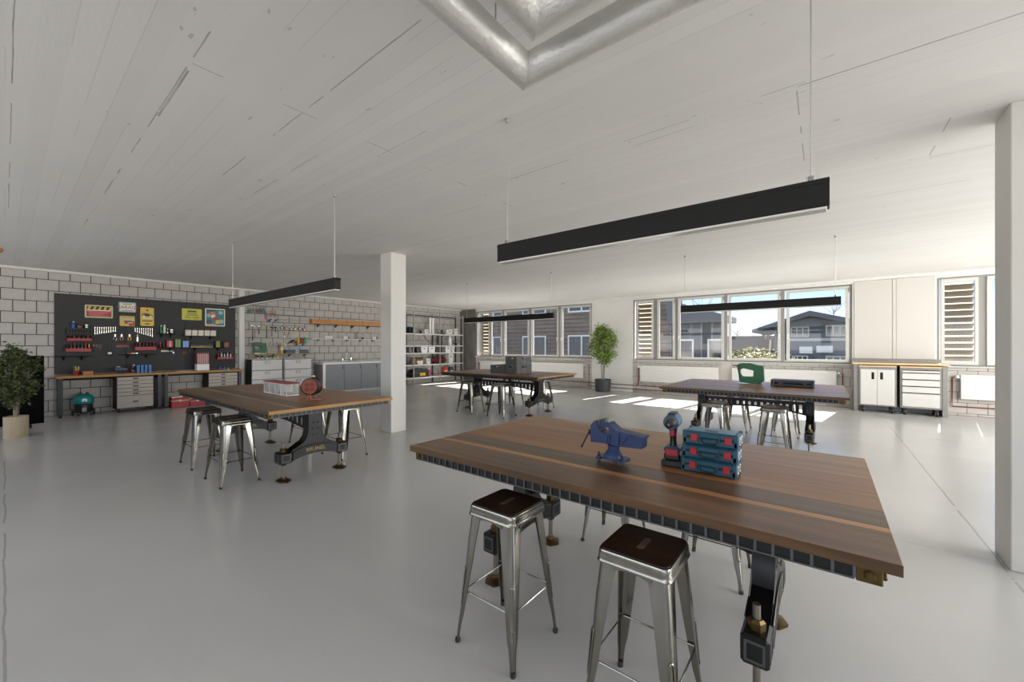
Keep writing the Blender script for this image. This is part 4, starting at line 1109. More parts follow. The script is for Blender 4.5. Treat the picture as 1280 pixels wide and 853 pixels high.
t, hw, hh = sign('lime yellow sign with rows of small black lettering', 'B', 448, 248, 683, 382, SYG)
bars(t, [(-hw * .45, hw * .45, hh * .42, hh * .66)], SB, .0122); bars(t, [(-hw * .5, hw * .5, hh * .2, hh * .30), (-hw * .45, hw * .5, hh * -.02, hh * .08), (-hw * .65, hw * .65, -hh * .24, -hh * .14), (-hw * .7, -hw * .1, -hh * .62, -hh * .50), (hw * .05, hw * .7, -hh * .62, -hh * .50)], mat('sign_dim_black', '55501c', .4), .0122)
t, hw, hh = sign('square teal picture sign with cream border beside the lime sign', 'B', 722, 248, 958, 455, STD, SW)
for (a, b, r, m_) in ((-.25, .35, .30, SO), (-.2, .1, .22, SW), (.0, -.15, .25, SR), (.25, -.5, .24, SY), (.55, .55, .22, ST), (-.6, -.5, .28, mat('sign_navy', '243656', .4)), (.6, -.45, .25, ST), (-.65, .2, .2, ST)):
    MB().prism(circ(a * hw, b * hh, r * hh, 7, a), 'yz', .0142, .0152 + .0002 * int(10 * (a + 1))).build('colour_patch', m_, t)
bars(t, [(-hw * .8, -hw * .05, hh * .7, hh * .82)], SB, .0142); bars(t, [(-hw * .85, hw * .1, -hh * .84, -hh * .76)], SY, .0142)

# ---- small wall shelves and what stands on them
def wall_shelf(name, label, c, x0, x1, yl, yr, m, th=.022, depth=.17, X=PEG, brackets=2, bm=None):
    a = wp(c, x0, yl, X + depth); b = wp(c, x1, yr, X + depth); z = (a[1] + b[1]) / 2
    t = thing(name, label, 'shelf', (X, a[0], z)); L = b[0] - a[0]
    MB().box(0, depth, 0, L, -th, 0, .003).build('board', m, t)
    for k in range(brackets):
        y = L * (k + .5) / brackets
        MB().prism([(0, -th), (depth * .85, -th), (depth * .85, -th - .012), (.014, -th - .09), (0, -th - .09)], 'xz', y - .01, y + .01).build('bracket', bm or m, t)
    return t, a[0], b[0], z
def bottle(label, y, z, h, r, body, cap, X, cat='bottle', group=None, name='bottle', neck=.35):
    t = thing(name, label, cat, (X, y, z), group=group)
    MB().lathe([(r * .95, 0), (r, .01), (r, h * .72), (r * .8, h * .80), (r * neck, h * .86), (r * neck, h * .88)], 16).build('body', body, t)
    MB().lathe([(r * (neck + .12), h * .87), (r * (neck + .1), h)], 12).build('cap', cap, t); return t
def tin(label, y, z, h, r, body, lid, X, cat='tin', group=None, name='tin'):
    t = thing(name, label, cat, (X, y, z), group=group)
    MB().lathe([(r * .97, 0), (r, .004), (r, h - .01), (r * .97, h - .006)], 18).build('body', body, t)
    MB().lathe([(r * 1.03, h - .012), (r * 1.03, h), (r * .9, h + .002)], 18).build('lid', lid, t); return t
def drawers_box(name, label, y0, y1, z, h, n, body, front, X, d=.13, cat='organizer'):
    t = thing(name, label, cat, (X, (y0 + y1) / 2, z)); w = (y1 - y0) / 2
    MB().box(0, d, -w, w, 0, h, .004).build('body', body, t)
    p = (h - .012) / n
    for k in range(n):
        dr = MB().box(d - .002, d + .008, -w + .012, w - .012, .006 + k * p + .004, .006 + (k + 1) * p - .004, .002).build('drawer', front, t)
        MB().box(d + .007, d + .014, -.015, .015, .006 + (k + .4) * p, .006 + (k + .6) * p).build('handle', body, dr)
    return t
X = PEG
# left black ledge with a blue bottle, a brown pot and a silver cup
t, ya, yb, z = wall_shelf('wall_tray', 'black wall tray carrying a blue bottle on the pegboard', 'A', 228, 500, 478, 478, BLACK, .012, .13)
MB().box(.125, .135, 0, yb - ya, -.13, 0).build('front_lip', PEGM, t)
for k in range(8): MB().box(.134, .137, .03 + k * (yb - ya) / 8.2, .055 + k * (yb - ya) / 8.2, -.10, -.03).build('slot', BLACK, t)
y_, _ = wp('A', 303, 440, X + .07); bottle('blue squeeze bottle on the left black wall tray', y_, z, .155, .035, BLUE, WHITE_PL, X + .07)
y_, _ = wp('A', 378, 440, X + .07); tin('small brown pot on the left black wall tray', y_, z, .075, .045, BROWN, DARKMET, X + .07)
y_, _ = wp('A', 460, 440, X + .07); tin('small silver cup on the left black wall tray', y_, z, .085, .035, STEEL, CHROME, X + .07, 'cup', name='metal_cup')
def bin_(label, c, x0, y0, x1, y1, m, items, depth=.15, lip=.45):
    a = wp(c, x0, y1, X + depth); b = wp(c, x1, y1, X + depth); zt = wp(c, (x0 + x1) / 2, y0, X + depth)[1]
    z0 = (a[1] + b[1]) / 2; h = max(.1, zt - z0); L = b[0] - a[0]
    t = thing('tool_bin', label, 'tool bin', (X, a[0], z0)); w_ = .008
    MB().box(0, depth, 0, L, 0, .01).build('base', m, t); MB().box(0, w_, 0, L, .01, h).build('back', BLACK, t); MB().box(depth - w_, depth, 0, L, .01, h * lip).build('front', m, t)
    for yy in (0, L - w_): MB().prism([(0, .01), (depth, .01), (depth, h * lip), (.02, h), (0, h)], 'xz', yy, yy + w_).build('end', m, t)
    return t, a[0], b[0], z0, h
def screwdriver(label, y, z, l, m, X, group, up=True, cat='screwdriver'):
    o = thing('screwdriver', label, cat, (X, y, z), group=group); s = 1 if up else -1
    if up:
        MB().lathe([(.003, 0), (.003, l * .5)], 6).build('blade', STEEL, o); MB().lathe([(.011, l * .48), (.014, l * .6), (.012, l * .92), (.006, l)], 8).build('handle', m, o)
    else:
        MB().lathe([(.003, 0), (.003, l * .55)], 6).build('blade', STEEL, o); MB().lathe([(.010, l * .55), (.013, l * .65), (.012, l * .95), (.006, l)], 8).build('handle', m, o)
    return o
t, ya, yb, z, h = bin_('upper red tool bin on the left of the pegboard', 'A', 222, 565, 528, 628, RED, 0)
for k in range(5): screwdriver('dark handled screwdriver lying upright in the upper red bin', ya + (yb - ya) * (k + .7) / 5.6, z + .011, h * 1.05, (DARKMET, RED, BLACK_PL)[k % 3], X + .07, 'screwdrivers in the upper red bin')
t, ya, yb, z, h = bin_('lower red tool bin on the left of the pegboard', 'A', 205, 675, 520, 755, RED, 0)
for k in range(7): screwdriver('screwdriver standing in the lower red bin' if k < 6 else 'yellow handled screwdriver standing in the lower red bin', ya + (yb - ya) * (k + .6) / 7.2, z + .011, h * (1.05 + .12 * (k % 3)), (BLACK_PL, DARKMET, RED)[k % 3] if k < 6 else YELLOW, X + .07, 'screwdrivers in the lower red bin')
wall_shelf('wall_shelf', 'narrow black shelf below the lower red bin', 'A', 80, 508, 800, 812, BLACK, .012, .15)
# wrenches
def wrench_mesh():
    P = [(-.007, .03), (-.012, .012), (-.016, .0), (-.010, -.016), (-.006, -.004), (.006, -.004), (.010, -.016), (.016, .0), (.012, .012), (.007, .03), (.006, .165), (.012, .175), (.015, .19), (.010, .204), (0, .209), (-.010, .204), (-.015, .19), (-.012, .175), (-.006, .165)]
    return MB().prism([(a, b) for a, b in P], 'yz', 0, .007).mesh('wrench', STEEL)
WM = wrench_mesh()
def hang_wrench(label, group, c, x, y0, y1, X):
    a = wp(c, x, y0, X); b = wp(c, x, y1, X); o = place('wrench', WM, None, (X, a[0], b[1] + .012)); k = (a[1] - b[1]) / .22
    o.scale = (1, .5, k); tag(o, label, 'wrench', group)
for k in range(10): hang_wrench('chrome wrench in the row below the red sign', 'wrenches below the red sign', 'A', 556 + 27 * k, 465, 553 - 3.6 * k, X)
for k in range(9): hang_wrench('chrome wrench in the row below the upright yellow sign', 'wrenches below the yellow sign', 'A', 1032 + 25.5 * k, 478, 525 + 7 * k, X)
# pliers
def pliers(label, y, z, l, m, X, group=None, name='pliers'):
    t = thing(name, label, 'pliers', (X, y, z), group=group)
    MB().prism([(-.012, l * .62), (-.016, l * .72), (-.009, l * .98), (-.002, l), (.002, l), (.009, l * .98), (.016, l * .72), (.012, l * .62)], 'yz', 0, .012).build('jaws', STEEL, t)
    for s in (-1, 1): MB().tube([(.006, s * .008, l * .64), (.006, s * .024, l * .42), (.006, s * .026, l * .2), (.006, s * .018, 0)], [.007, .009, .009, .007], 6).build('handle', m, t)
    return t
for (cx_, m_, lab) in ((795, STEEL, 'steel handled pliers hanging on the pegboard'), (872, mat('pink_grip', 'b98a8a', .5), 'pliers with pinkish grips hanging on the pegboard'), (965, YELLOW, 'pliers with yellow grips hanging on the pegboard')):
    a = wp('A', cx_, 560, X); b = wp('A', cx_, 622, X); pliers(lab, a[0], b[1], a[1] - b[1] + .02, m_, X)
a = wp('A', 1060, 550, X); b = wp('A', 1060, 635, X)
t = thing('chisel', 'pale steel chisel hanging beside the pliers', 'chisel', (X, a[0], b[1])); l = a[1] - b[1]
MB().box(0, .008, -.012, .012, 0, l * .55, .002).build('blade', CHROME, t); MB().lathe([(.010, l * .55), (.013, l * .7), (.012, l)], 10, (.01, 0, 0)).build('handle', CREAM, t)
for k, q in enumerate('srtrrb'):
    a = wp('A', 540 + 17 * k, 668, X + .02); b = wp('A', 540 + 17 * k, 735, X + .02)
    screwdriver('screwdriver hanging in the short row beside the lower red bin', a[0], b[1], a[1] - b[1], COLORS[q], X + .010, 'screwdrivers beside the lower red bin', False)
for k in range(8):
    a = wp('A', 820 + 19 * k, 662, X + .02); b = wp('A', 820 + 19 * k, 705, X + .02)
    screwdriver('small red handled bit driver in the row below the pliers', a[0], b[1], a[1] - b[1], RED, X + .010, 'bit drivers below the pliers', False)
t, ya, yb, z, h = bin_('red rail bin in the middle of the pegboard', 'A', 1028, 652, 1288, 738, RED, 0)
for k in range(6): screwdriver('red handled tool standing in the middle red bin', ya + (yb - ya) * (k + .6) / 6.2, z + .011, h * 1.05, RED if k % 2 else DARKMET, X + .07, 'tools in the middle red bin')
wall_shelf('wall_shelf', 'narrow black shelf below the middle red bin', 'A', 840, 1278, 790, 785, BLACK, .012, .13)
a = wp('A', 730, 775, X); t = thing('tape_dispenser', 'small black and white tape dispenser on the pegboard', 'dispenser', (X, a[0], a[1] - .05))
MB().box(0, .06, -.05, .05, 0, .09, .01).build('body', BLACK_PL, t); MB().box(.058, .066, -.04, .03, .03, .075, .004).build('label_plate', WHITE_PL, t); MB().box(0, .02, .0, .012, .09, .20).build('hook', BLACK_PL, t)
for cx_, m_ in ((975, ORANGE), (1030, CREAM)):
    a = wp('A', cx_, 770, X + .08); t = thing('utility_knife', ('orange' if m_ is ORANGE else 'cream') + ' handled utility knife on the shelf below the middle bin', 'knife', (X + .06, a[0], wp('A', 990, 788, X + .1)[1] + .012)); MB().box(-.012, .012, -.05, .03, 0, .022, .006).build('handle', m_, t); MB().box(-.003, .003, .028, .055, .006, .016).build('blade', CHROME, t)
# right-hand half
t, ya, yb, z = wall_shelf('wall_shelf', 'short black shelf with spray cans on the pegboard', 'B', 168, 378, 535, 548, BLACK, .014, .15)
for cx_, hh_, r_, m_, cp, lab in ((205, .215, .026, GREEN, WHITE_PL, 'green spray can on the short black shelf'), (243, .235, .026, CREAM, WHITE_PL, 'tall cream spray can on the short black shelf'), (280, .13, .022, STEEL, CHROME, 'small steel bottle on the short black shelf')):
    bottle(lab, wp('B', cx_, 500, X + .08)[0], z, hh_, r_, m_, cp, X + .08, 'spray can', name='spray_can', neck=.5)
tin('shiny silver tin on the short black shelf', wp('B', 330, 500, X + .08)[0], z, .105, .045, STEEL, CHROME, X + .08)
t, ya, yb, z = wall_shelf('wall_shelf', 'black shelf with white bins below the lime sign', 'B', 450, 908, 562, 575, BLACK, .014, .16)
for k in range(5):
    y0 = wp('B', 498 + 73 * k, 510, X + .14)[0]; y1 = wp('B', 560 + 73 * k, 510, X + .14)[0]
    t = thing('storage_bin', 'white storage bin with red top in the row below the lime sign', 'bin', (X + .01, (y0 + y1) / 2, z), group='white bins below the lime sign'); w = (y1 - y0) / 2
    MB().prism([(0, 0), (.13, 0), (.145, .15), (.0, .16)], 'xz', -w, w).build('body', CREAM, t); MB().box(.0, .145, -w, w, .16, .172).build('lid', RED, t)
t, ya, yb, z = wall_shelf('wall_shelf', 'long black shelf with tins and organizers on the pegboard', 'B', 165, 1020, 702, 712, BLACK, .014, .17, brackets=3)
bottle('small red bottle at the end of the long black shelf', wp('B', 197, 660, X + .08)[0], z, .13, .022, RED, WHITE_PL, X + .08)
tin('dark jar beside the small red bottle', wp('B', 238, 660, X + .08)[0], z, .14, .03, DARKMET, BLACK_PL, X + .08, 'jar', name='jar')
y0, y1 = wp('B', 270, 650, X + .14)[0], wp('B', 350, 650, X + .14)[0]
t = thing('red_canister', 'square red canister with pale stripes on the long black shelf', 'canister', (X + .02, (y0 + y1) / 2, z)); w = (y1 - y0) / 2
MB().box(0, .12, -w, w, 0, .19, .01).build('body', RED, t)
for k in range(4): MB().box(.119, .123, -w * .3, w * .3, .03 + k * .04, .05 + k * .04).build('stripe', CREAM, t)
MB().box(.02, .10, -w * .6, w * .6, .19, .205, .004).build('lid', RED, t)
drawers_box('parts_organizer', 'green organizer with four drawers on the long black shelf', wp('B', 368, 650, X + .14)[0], wp('B', 440, 650, X + .14)[0], z, .225, 4, GREEN, mat('olive_front', '8f9a58', .5), X + .01)
drawers_box('parts_organizer', 'blue organizer with three drawers on the long black shelf', wp('B', 455, 650, X + .14)[0], wp('B', 535, 650, X + .14)[0], z, .185, 3, BLUE, mat('pale_blue_front', '8fb0dd', .5), X + .01)
y0, y1 = wp('B', 555, 680, X + .14)[0], wp('B', 820, 680, X + .14)[0]
t = thing('spirit_level', 'long grey spirit level with yellow edge on the black shelf', 'level', (X + .05, (y0 + y1) / 2, z)); w = (y1 - y0) / 2
MB().box(0, .06, -w, w, .022, .075, .004).build('body', DARKMET, t); MB().box(-.002, .064, -w, w, 0, .022, .002).build('yellow_edge', YELLOW, t); MB().box(.058, .064, -.04, .04, .035, .06).build('vial', GREEN, t)
drawers_box('parts_organizer', 'slim green organizer with yellow labels on the black shelf', wp('B', 850, 650, X + .14)[0], wp('B', 903, 650, X + .14)[0], z, .19, 5, mat('dark_green', '2c4a38', .5), mat('yellow_front', 'b7a94a', .5), X + .01)
tin('brown and cream paint tin at the far end of the black shelf', wp('B', 975, 650, X + .08)[0], z, .155, .07, mat('tin_brown', '9a6b4a', .5), DARKMET, X + .08)
a = wp('B', 283, 750, X); t = thing('hand_saw', 'small hand saw with pale blade hanging below the black shelf', 'saw', (X, a[0], a[1] - .02))
MB().prism([(-.14, .0), (.12, .01), (.12, .035), (-.14, .045)], 'yz', 0, .004).build('blade', CREAM, t); MB().box(0, .02, .10, .14, -.02, .05, .006).build('handle', DARKMET, t)
a = wp('B', 348, 790, X); t = thing('blue_scraper', 'blue handled scraper hanging beside the hand saw', 'scraper', (X, a[0], a[1] - .05)); MB().lathe([(.013, 0), (.016, .04), (.012, .09)], 8, (.015, 0, 0)).build('handle', BLUE, t); MB().box(.012, .018, -.018, .018, .09, .12).build('blade', STEEL, t)
a = wp('B', 475, 766, X); t = thing('tape_roll', 'orange tape roll hanging below the blue organizer', 'tape', (X, a[0], a[1])); MB().frame(circ(0, 0, .04, 20), circ(0, 0, .022, 20), 'yz', 0, .03).build('tape', mat('dim_orange', 'a04a22', .5), t); MB().cyl((0, 0, .03), (.04, 0, .03), .005).build('peg', BLACK, t)
t, ya, yb, z, h = bin_('red bin holding white bottles at the far end of the pegboard', 'B', 872, 770, 1058, 845, RED, 0, .15, .3)
for k in range(5): bottle('slim white bottle standing in the far red bin', ya + (yb - ya) * (k + .6) / 5.2, z + .011, .15 + .03 * (k % 2), .018, WHITE_PL if k else RED, CREAM, X + .07, group='white bottles in the far red bin')

# ---- workbenches
BXF = -13.28; BZ = .935
OAK = wood('bench_oak', '9a6a35', 'bb8749', .45, axis=1)
def workbench(label, y0, y1):
    t = thing('workbench', label, 'workbench', (XL + .035, y0, 0)); D = BXF - XL - .035; L = y1 - y0
    MB().box(0, D, 0.001, L - .001, BZ - .058, BZ, .004).build('top', OAK, t)
    for y in (.03, L - .10):
        for x in (.02, D - .09):
            lg = MB().box(x, x + .07, y, y + .07, .06, BZ - .058, .003).build('leg', mat('bench_leg', '3a3c3d', .5), t)
            MB().lathe([(.02, 0), (.03, .008), (.03, .05), (.018, .06)], 10, (x + .035, y + .035, 0)).build('foot', BLACK_PL, lg)
        MB().box(.09, D - .09, y + .01, y + .06, BZ - .13, BZ - .06).build('rail', BLACK, t)
    MB().box(.02, .05, .1, L - .1, BZ - .13, BZ - .06).build('back_rail', BLACK, t)
    return t
workbench('oak topped workbench with dark legs beside the black board', .70, 2.50)
workbench('oak topped workbench with dark legs beside the white pilaster', 2.50, 4.27)
GREYD = mat('warm_grey_drawer', 'aaa298', 0.45, metal=0.1)
def drawer_unit(label, y0, y1, heights):
    xf = BXF - .03; d = .46; t = thing('drawer_cabinet', label, 'cabinet', (xf - d, y0, 0)); L = y1 - y0; top = BZ - .07; bot = .085
    MB().box(0, d - .004, 0, L, bot, top, .004).build('body', BLACK, t)
    z = top - .012; tot = sum(heights)
    for h in heights:
        hh_ = (top - bot - .024) * h / tot
        dr = MB().box(d - .006, d + .014, .022, L - .022, z - hh_ + .004, z - .004, .003).build('drawer', GREYD, t)
        MB().box(d + .014, d + .026, L / 2 - .05, L / 2 + .05, z - hh_ / 2 - .014, z - hh_ / 2 + .014, .004).build('handle', BLACK_PL, dr); z -= hh_
    for x in (.06, d - .06):
        for y in (.06, L - .06):
            c = MB(); c.lathe([(.034, -.014), (.036, 0), (.034, .014)], 14, (x, y, .036), 'y'); w = c.build('caster_wheel', BLACK_PL, t)
            MB().box(x - .02, x + .02, y - .022, y + .022, .07, bot).build('caster_fork', DARKMET, w)
    return t
drawer_unit('grey drawer cabinet on wheels beside the teal vacuum', 1.64, 2.335, [1, 1, 1, 1, 1, 3.3])
drawer_unit('pale drawer cabinet on wheels beside the red toolboxes', 3.44, 4.16, [1, 1, 1, 1, 1, 3.3])
# teal vacuum
v = thing('workshop_vacuum', 'teal and black workshop vacuum under the workbench', 'vacuum cleaner', (-13.5, 1.13, 0))
MB().lathe([(.14, .07), (.155, .10), (.15, .26), (.165, .28)], 24).build('tank', BLACK_PL, v)
MB().lathe([(.172, .28), (.178, .32), (.172, .40), (.14, .46), (.09, .49)], 24).build('motor_head', TEAL, v)
MB().lathe([(.04, 0), (.045, .02)], 16, (.155, 0, .36), 'x').build('hose_port', WHITE_PL, v)
for s in (-1, 1):
    MB().box(-.04, .04, s * .055 - .025, s * .055 + .025, .47, .53, .01).build('lid_knob', BLACK_PL, v)
    MB().lathe([(.06, -.02), (.065, 0), (.06, .02)], 16, (-.05, s * .17, .065), 'y').build('rear_wheel', BLACK_PL, v)
    MB().lathe([(.03, -.012), (.032, 0), (.03, .012)], 12, (.13, s * .10, .032), 'y').build('front_caster', BLACK_PL, v)
MB().box(.08, .16, -.04, .04, .09, .20, .01).build('front_plate', GREYMET, v)
# red toolboxes on the floor
def red_box(label, y0, y1, h, xf=-13.25):
    t = thing('red_toolbox', label, 'toolbox', (xf, y0, 0)); L = y1 - y0
    MB().box(-.28, 0, 0, L, 0, h * .58, .01).build('base', RED, t); MB().box(-.28, .002, 0, L, h * .60, h * .86, .012).build('lid', RED, t)
    MB().box(-.28, .008, -.004, L + .004, h * .56, h * .615, .004).build('seam_band', CREAM, t)
    MB().box(.0, .016, L * .42, L * .52, h * .52, h * .68, .004).build('latch', CREAM, t)
    MB().box(-.26, -.01, .01, L * .62, h * .86, h * .95, .004).build('top_tray', CREAM, t)
    MB().tube([(.004, L * .96, h * .6), (.02, L + .012, h * .62), (.01, L, h * .8)], .008, 6).build('side_clasp', CREAM, t)
red_box('red toolbox with pale band beside the bench leg', 2.66, 3.03, .30)
red_box('low red toolbox beside the pale drawer cabinet', 3.05, 3.40, .22, -13.32)
# on the benches
BX = -13.42
y_ = wp('C', 335, 250, BX)[0]
t = thing('pencil_cup', 'red cup of yellow pencils on the workbench', 'cup', (BX, y_, BZ)); MB().lathe([(.042, 0), (.05, .11), (.045, .11), (.04, .01)], 16).build('cup', RED, t)
for k in range(7):
    a = k * 2.4; MB().cyl((.02 * math.cos(a), .02 * math.sin(a), .012), (.055 * math.cos(a), .055 * math.sin(a), .19 + .02 * (k % 3)), .006, n=6).build('pencil', (YELLOW, CREAM, GREEN)[k % 3], t)
y_ = wp('C', 470, 250, BX)[0]
t = thing('wooden_tray', 'small orange brown tray with sloping ends on the workbench', 'tray', (BX, y_, BZ))
OR2 = wood('tray_wood', '9a5420', 'c47a35', .45)
for (a, b) in ((-.06, -.05), (.05, .06)): MB().prism([(-.07, 0), (.07, 0), (.09, .085), (-.09, .085)], 'yz', a, b).build('side', OR2, t)
for s in (-1, 1): MB().prism([(s * .07, 0), (s * .06, 0), (s * .08, .085), (s * .09, .085)], 'yz', -.05, .05).build('end', OR2, t)
MB().box(-.05, .05, -.062, .062, 0, .008).build('base', OR2, t)
vise('bright blue bench vise on the oak workbench below the pegboard', (BX, wp('C', 868, 220, BX)[0], BZ), 0.72, math.pi / 2)
drill('dark cordless drill standing on the oak workbench beside the bright vise', (BX, wp('C', 1005, 220, BX)[0], BZ), math.pi / 2, .80)
for k in range(4):
    y0 = wp('C', 1045 + 46 * k, 200, BX)[0]; t = thing('blue_case', 'narrow blue case standing upright on the oak workbench', 'tool case', (BX - .09, y0, BZ), group='upright blue cases on the workbench')
    MB().box(0, .18, 0, .055, 0, .20, .006).build('shell', mat('sky_blue_case', '2b79b0', .4), t); MB().box(.178, .186, .012, .043, .05, .15, .003).build('latch', BLUE, t); MB().box(.02, .16, .026, .030, .001, .203).build('seam', BLUE, t)
y_ = wp('D', 460, 218, BX)[0]
t = thing('paper_sheets', 'few white paper sheets lying on the oak workbench', 'paper', (BX, y_, BZ))
for k in range(3): MB().box(-.10, .11, -.14 + .05 * k, .10 + .05 * k, .001 + .003 * k, .003 + .003 * k).build('sheet', WHITE_PL, t)
y0, y1 = wp('D', 628, 180, -13.40)[0], wp('D', 775, 180, -13.40)[0]
t = thing('parts_dispenser', 'tall red dispenser box on a white base on the workbench', 'dispenser', (-13.40, (y0 + y1) / 2, BZ)); w = (y1 - y0) / 2
MB().box(-.22, 0, -w, w, 0, .175, .006).build('base', WHITE_PL, t); MB().box(-.22, -.004, -w, w, .176, .47, .012).build('hopper', mat('translucent_red', '8c3a35', .25), t); MB().box(-.225, .002, -w - .004, w + .004, .47, .50, .006).build('lid', mat('deep_red', '5d1a1a', .4), t)
for k in range(5): MB().box(-.006, .002, -w + .02 + k * (2 * w - .04) / 5, -w + .035 + k * (2 * w - .04) / 5, .19, .46).build('ridge', mat('light_red', 'b06a62', .3), t)
for k, (cx_, hh_, m_) in enumerate(((905, .12, BLUE), (955, .075, TEAL), (1000, .06, GREYMET), (1022, .10, DARKMET))):
    bottle('small ' + ('blue', 'teal', 'grey', 'dark')[k] + ' bottle on the bench beside the red dispenser', wp('D', cx_, 180, BX)[0], BZ, hh_, .032, m_, BLACK_PL, BX)

# ---- black board standing left of the benches, and the potted tree before it
t = thing('black_board', 'black standing board behind the potted tree', 'board', (-12.34, -.45, 0))
MB().box(-.02, .02, -.95, .94, .06, 1.41, .004).build('panel', mat('matt_black', '060606', .8, spec=.1), t)
for y in (-.75, .75): MB().box(-.18, .18, y - .03, y + .03, 0, .06, .006).build('foot', BLACK, t)
def potted(label, x, y, ph, pr, potm, trunk, leaf, H, r, zc, n, size, seed, ribs=0):
    t = thing('potted_tree', label, 'plant', (x, y, 0))
    if ribs:
        MB().lathe([(pr * .94, 0), (pr * .97, ph), (pr * .88, ph), (pr * .86, ph - .04)], 40).build('pot', potm, t)
        me = MB().lathe([(.018, 0), (.018, ph)], 8).mesh('pot_rib', potm)
        for k in range(ribs):
            a = 2 * math.pi * k / ribs; place('pot_rib', me, t, (pr * .965 * math.cos(a), pr * .965 * math.sin(a), 0))
    else: MB().lathe([(pr * .85, 0), (pr * .9, .01), (pr, ph - .01), (pr, ph), (pr * .92, ph), (pr * .9, ph - .05)], 36).build('pot', potm, t)
    MB().lathe([(pr * .85, ph - .05), (pr * .85, ph - .035)], 20).build('soil', mat('dark_soil', '2c211a', .95), t)
    rnd = random.Random(seed); m = MB()
    for k in range(5):
        a = k * 1.35 + .3; s = pr * .25
        p0 = Vector((s * .4 * math.cos(a), s * .4 * math.sin(a), ph - .05)); p1 = Vector((s * math.cos(a), s * math.sin(a), ph + (zc - ph) * .45)); p2 = Vector((r[0] * .45 * math.cos(a), r[1] * .45 * math.sin(a), zc)); p3 = Vector((r[0] * .6 * math.cos(a + .4), r[1] * .6 * math.sin(a + .4), zc + r[2] * .55))
        m.tube([p0, p1, p2, p3], [.017, .014, .010, .004], 6)
        for q in range(5):
            b = a + rnd.uniform(-1, 1); f = rnd.uniform(.2, .9); st_ = p1.lerp(p2, f); m.tube([st_, st_ + Vector((r[0] * .4 * math.cos(b), r[1] * .4 * math.sin(b), r[2] * .4))], [.006, .003], 4)
    m.build('trunk', trunk, t)
    # foliage in clumps so that gaps show
    mb = MB()
    cl = []
    for _ in range(70):
        a = rnd.uniform(0, 6.283); u = rnd.uniform(-1, 1); rr = rnd.uniform(.35, .86) * math.sqrt(max(.08, 1 - u * u)); cl.append(Vector((r[0] * rr * math.cos(a), r[1] * rr * math.sin(a), zc + r[2] * u * .88)))
    for _ in range(n):
        c = rnd.choice(cl); p = c + Vector((rnd.gauss(0, r[0] * .14), rnd.gauss(0, r[1] * .14), rnd.gauss(0, r[2] * .13))); s = size * rnd.uniform(.6, 1.3)
        a = Vector((rnd.gauss(0, 1), rnd.gauss(0, 1), rnd.gauss(-.2, .6))).normalized(); b2 = a.cross(Vector((rnd.gauss(0, 1), rnd.gauss(0, 1), rnd.gauss(0, 1)))).normalized()
        mb._add([p, p + a * s * .45 + b2 * s * .24, p + a * s, p + a * s * .45 - b2 * s * .24], [(0, 1, 2, 3)])
    mb.build('foliage', leaf, t, smooth=False)
LEAF1 = mat('dark_olive_leaf', '47502a', .55, var=.5, vscale=9); LEAF2 = mat('fresh_green_leaf', '7d9448', .5, var=.4, vscale=9)
BARK = mat('pale_bark', '8b8171', .8); RIBP = wood('ribbed_pot_wood', 'a89880', 'c7b69c', .6, axis=2)
potted('leafy tree in ribbed beige pot before the black board', -11.2, .125, .37, .132, RIBP, BARK, LEAF1, 1.65, (.30, .30, .49), 1.07, 5000, .062, 3, 34)
potted('ficus tree in plain dark pot between the windows', -6.19, 13.10, .43, .285, mat('charcoal_pot', '3f4143', .6), BARK, LEAF2, 2.3, (.56, .30, .66), 1.66, 5600, .085, 11)
# white lamp with wooden cap at the left edge
t = thing('wooden_cap_lamp', 'white lamp with orange wooden cap and ledge hanging at the room edge', 'lamp', (-4.40, -.155, 0))
OW = wood('orange_wood', 'a86a2c', 'cf9048', .45)
MB().lathe([(.10, 1.98), (.115, 2.02), (.12, 2.20), (.105, 2.235)], 24).build('shade', mat('lamp_white', 'f0efea', .5), t)
MB().lathe([(.14, 2.235), (.15, 2.245), (.15, 2.262)], 24).build('ledge', OW, t); MB().lathe([(.11, 2.262), (.115, 2.33), (.03, 2.34)], 24).build('cap', OW, t); MB().cyl((0, 0, 2.34), (0, 0, CZ), .005).build('cord', BLACK_PL, t)
# ================================================================== TOOL WALL PAST THE PILASTER
X2 = XL + .012
# white hook rails that carry the hanging tools
def hook_rail(label, x0, x1, yl, yr):
    a = wp('T', x0, yl, X2); b = wp('T', x1, yr, X2)
    t = thing('hook_rail', label, 'hook rail', (X2, a[0], (a[1] + b[1]) / 2)); L = b[0] - a[0]
    MB().box(-.012, .006, 0, L, -.006, .006, .002).build('rail', GREYMET, t)
    me = MB().tube([(.004, 0, 0), (.035, 0, -.004), (.04, 0, .012)], .0035, 5).mesh('hook', GREYMET)
    n = max(3, int(L / .09))
    for k in range(n): place('hook', me, t, (0, L * (k + .5) / n, 0))
hook_rail('upper steel hook rail holding the coloured pliers', 170, 640, 92, 108)
hook_rail('empty steel hook rail to the right of the orange pliers', 650, 1085, 150, 185)
hook_rail('second empty steel hook rail below the first one', 650, 1085, 235, 265)
hook_rail('third empty steel hook rail above the tape measures', 620, 1085, 300, 315)
hook_rail('steel hook rail carrying hammers and tape measures', 175, 1085, 372, 405)
cols = [('green', GREEN), ('teal', TEAL), ('red orange', ORANGE), ('black', DARKMET), ('dark green', mat('dark_green2', '2d5a30', .5)), ('blue', BLUE)]
for k, (nm, m_) in enumerate(cols):
    x = 188 + 45 * k; a = wp('T', x, 98, X2); b = wp('T', x, 205, X2)
    pliers(nm + ' handled pliers hanging from the upper hook rail', a[0], b[1], a[1] - b[1], m_, X2 + .015)
a = wp('T', 450, 105, X2); b = wp('T', 450, 300, X2); pliers('long red handled bolt cutter hanging from the upper hook rail', a[0], b[1], a[1] - b[1], RED, X2 + .015, name='bolt_cutter')
